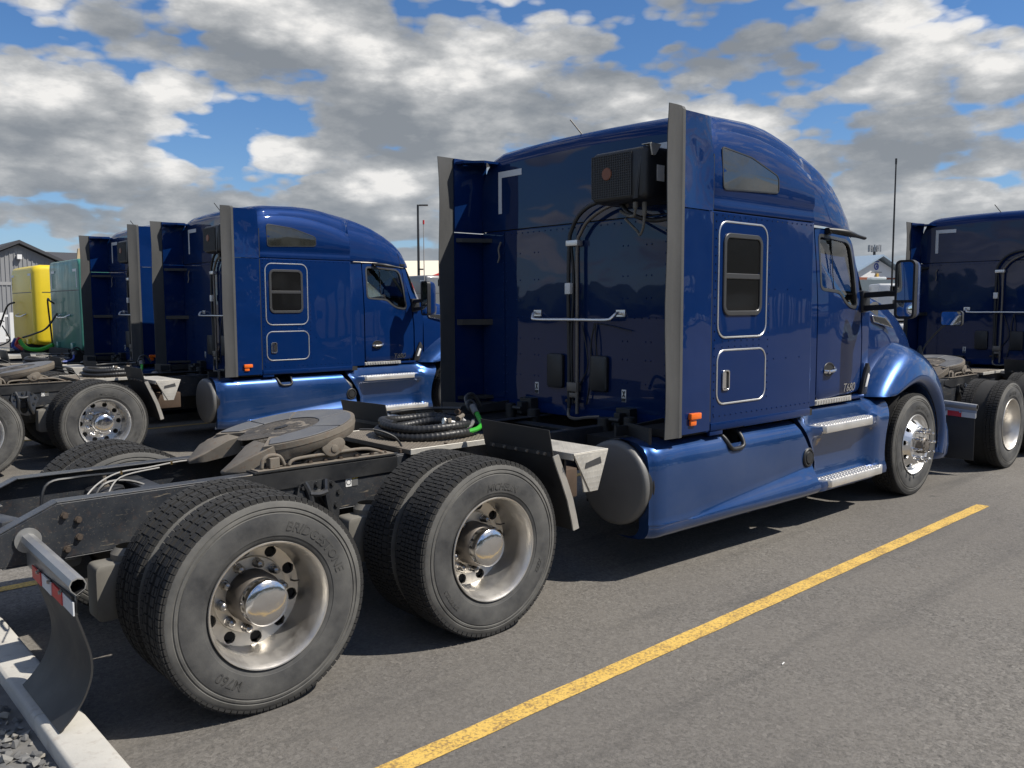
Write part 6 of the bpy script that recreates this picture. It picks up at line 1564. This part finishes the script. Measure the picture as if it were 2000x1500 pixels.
def grey_barn():
    R = empty('grey_barn', (0, 0, 0)); tag(R, 'grey building with vertical siding and a gable, far left behind the yellow truck', 'building')
    k = (70+4.856)/(45+4.856)
    def P(x, z): return (-1.757+(x+1.757)*k, 1.884+(z-1.884)*k)
    Y0 = 70
    px, pz = P(9.09, 5.178); sl = .47
    hwid = 7.0
    zE = pz-sl*hwid
    b = MB(); b.prism([(px-hwid, 0), (px+hwid, 0), (px+hwid, zE), (px, pz), (px-hwid, zE)], 'y', Y0, Y0+.3); Wl = b.build('gable_wall', 'siding', R, smooth=0)
    n = 46
    for i in range(n+1):
        x = px-hwid+2*hwid*i/n; zt = pz-sl*abs(x-px)-.25
        b = MB(); b.box(x-.035, x+.035, Y0-.05, Y0-.001, 0, zt); b.build('siding_batten', 'siding', Wl)
    b = MB(); b.box(px-hwid, px+hwid, Y0-.07, Y0-.051, zE+.2, zE+.45); b.build('band_board', 'trim_grey', Wl)
    for s in (-1, 1):
        b = MB(); b.add([(px, Y0-.5, pz+.1), (px+s*(hwid+.6), Y0-.5, zE-.18), (px+s*(hwid+.6), Y0+14, zE-.18), (px, Y0+14, pz+.1), (px, Y0-.5, pz+.35), (px+s*(hwid+.6), Y0-.5, zE+.07), (px+s*(hwid+.6), Y0+14, zE+.07), (px, Y0+14, pz+.35)], [(0, 1, 2, 3), (4, 5, 6, 7), (0, 1, 5, 4), (1, 2, 6, 5), (2, 3, 7, 6)])
        b.build('roof', 'roof_dark', R, smooth=0)
    b = MB(); b.box(px-3, px+30, Y0+6, Y0+6.3, 0, zE); b.build('wing_wall', 'siding', R)
    b = MB(); b.add([(px-2, Y0+5.4, zE-.1), (px+30, Y0+5.4, zE-.1), (px+30, Y0+13, pz+.32), (px-2, Y0+13, pz+.32)], [(0, 1, 2, 3)]); b.build('wing_roof', 'roof_dark', R)
    b = MB(); b.box(px-.16, px+.16, Y0-.35, Y0-.05, pz-1.1, pz-.75); b.build('flood_lamp', 'trim_white', R)
grey_barn()
def red_shed():
    R = empty('red_shed', (0, 0, 0)); tag(R, 'red metal shed with a cream roof, far behind the second blue truck', 'building')
    Y0 = 62.0; x0, x1 = 38.0, 62.0
    b = MB(); b.box(x0, x1+2, Y0+2, Y0+22, 0, 4.2); b.build('wall', 'trim_white', R)
    b = MB(); b.prism([(45.6, 4.3), (54, 4.3), (54, 7.0)], 'y', Y0-.6, Y0-.4); b.build('red_gable', 'red_metal', R)
    b = MB(); b.add([(x0-2, Y0, 4.2), (x1, Y0, 4.2), (x1, Y0+12, 7.4), (x0+4, Y0+12, 6.6)], [(0, 1, 2, 3)]); b.build('roof', 'cream_roof', R)
    for i in range(12):
        x = 38.5+i*2; b = MB(); b.box(x-.04, x+.04, Y0+1.95, Y0+2.0, 0, 4.3); b.build('wall_rib', 'trim_white', R)
red_shed()
def light_pole():
    d = 68; cx = 820; a = YAW-math.atan((cx-1000)/1679.19); L = d/cos(YAW-a); k = d/1679.19
    R = empty('light_pole', (-1.757+L*cos(a), -4.856+L*sin(a), 0)); tag(R, 'tall dark parking lot lamp post behind the second blue truck', 'lamp post')
    zt = 1.884+198*k
    b = MB(); b.cyl((0, 0, 0), (0, 0, zt), .13, .08, n=8); b.build('pole', 'pole_dark', R)
    for z, L2 in ((zt-.05, .75), (zt-5.0, .35)):
        b = MB(); b.obox(Matrix.Translation((.30*sin(YAW)*L2*2, -.30*cos(YAW)*L2*2, z)) @ Matrix.Rotation(YAW-pi/2, 4, 'Z'), L2*.9, .25, .10); b.bar((0, 0, z-.02), (.3*sin(YAW), -.3*cos(YAW), z-.02), .06, .06); b.build('lamp_head', 'pole_dark', R)
light_pole()
def white_fence():
    R = empty('white_fence', (4.0, 40, 0)); tag(R, 'white panel fence below the grey building at far left', 'fence')
    for i in range(22):
        b = MB(); b.box(i*.5, i*.5+.30, -.03, .03, .4, 1.75); b.build('fence_panel', 'fence_white', R)
    for z in (.6, 1.6):
        b = MB(); b.box(0, 11, .03, .1, z-.05, z+.05); b.build('fence_rail', 'trim_white', R)
    b = MB(); b.box(4.0, 4.25, -.35, -.1, 2.35, 2.8); b.build('red_sign_board', 'brick_red', R)
white_fence()
def added_reflection_trees(x0, y0, x1, y1, n, label, seed, h0=8.5, h1=11.5):  # out-of-view trees, added only so the truck paint has something dark to reflect
    rnd = random.Random(seed); bm = bmesh.new(); bmesh.ops.create_icosphere(bm, subdivisions=2, radius=1); vs = [v.co.copy() for v in bm.verts]; fs = [tuple(v.index for v in f.verts) for f in bm.faces]; bm.free()
    b = MB()
    for i in range(n):
        t = (i+rnd.random())/n; cx, cy = lerp(x0, x1, t)+rnd.uniform(-3, 3), lerp(y0, y1, t)+rnd.uniform(-3, 3); h = rnd.uniform(h0, h1); w = rnd.uniform(2.2, 3.6); sd = rnd.uniform(0, 50)
        b.cyl((cx, cy, 0), (cx, cy, h*.4), .25, .15, n=6)
        for q in range(3):
            ox, oy, oz = rnd.uniform(-1.2, 1.2), rnd.uniform(-1.2, 1.2), h*rnd.uniform(.45, .75); r = w*rnd.uniform(.6, .9)
            b.add([(cx+ox+v.x*r*k, cy+oy+v.y*r*k, oz+v.z*r*.9*k) for v in vs for k in (1+.35*noise.noise(v*2.2+Vector((sd+q, 0, 0))),)], fs)
    tag(b.build('added_reflection_trees', 'tree_leaf', smooth=0, fix=False), label, kind='stuff')
added_reflection_trees(-30, -31, 120, -36, 120, 'unseen belt of trees added beyond the open side of the yard for the paint to reflect', 4)
added_reflection_trees(-85, -70, -80, 110, 150, 'unseen low belt of trees added behind the gravel strip for the rear walls to reflect', 5, 3.5, 4.6)
for o in bpy.data.objects:
    if o.name.startswith('lettering'): bpy.data.objects.remove(o)
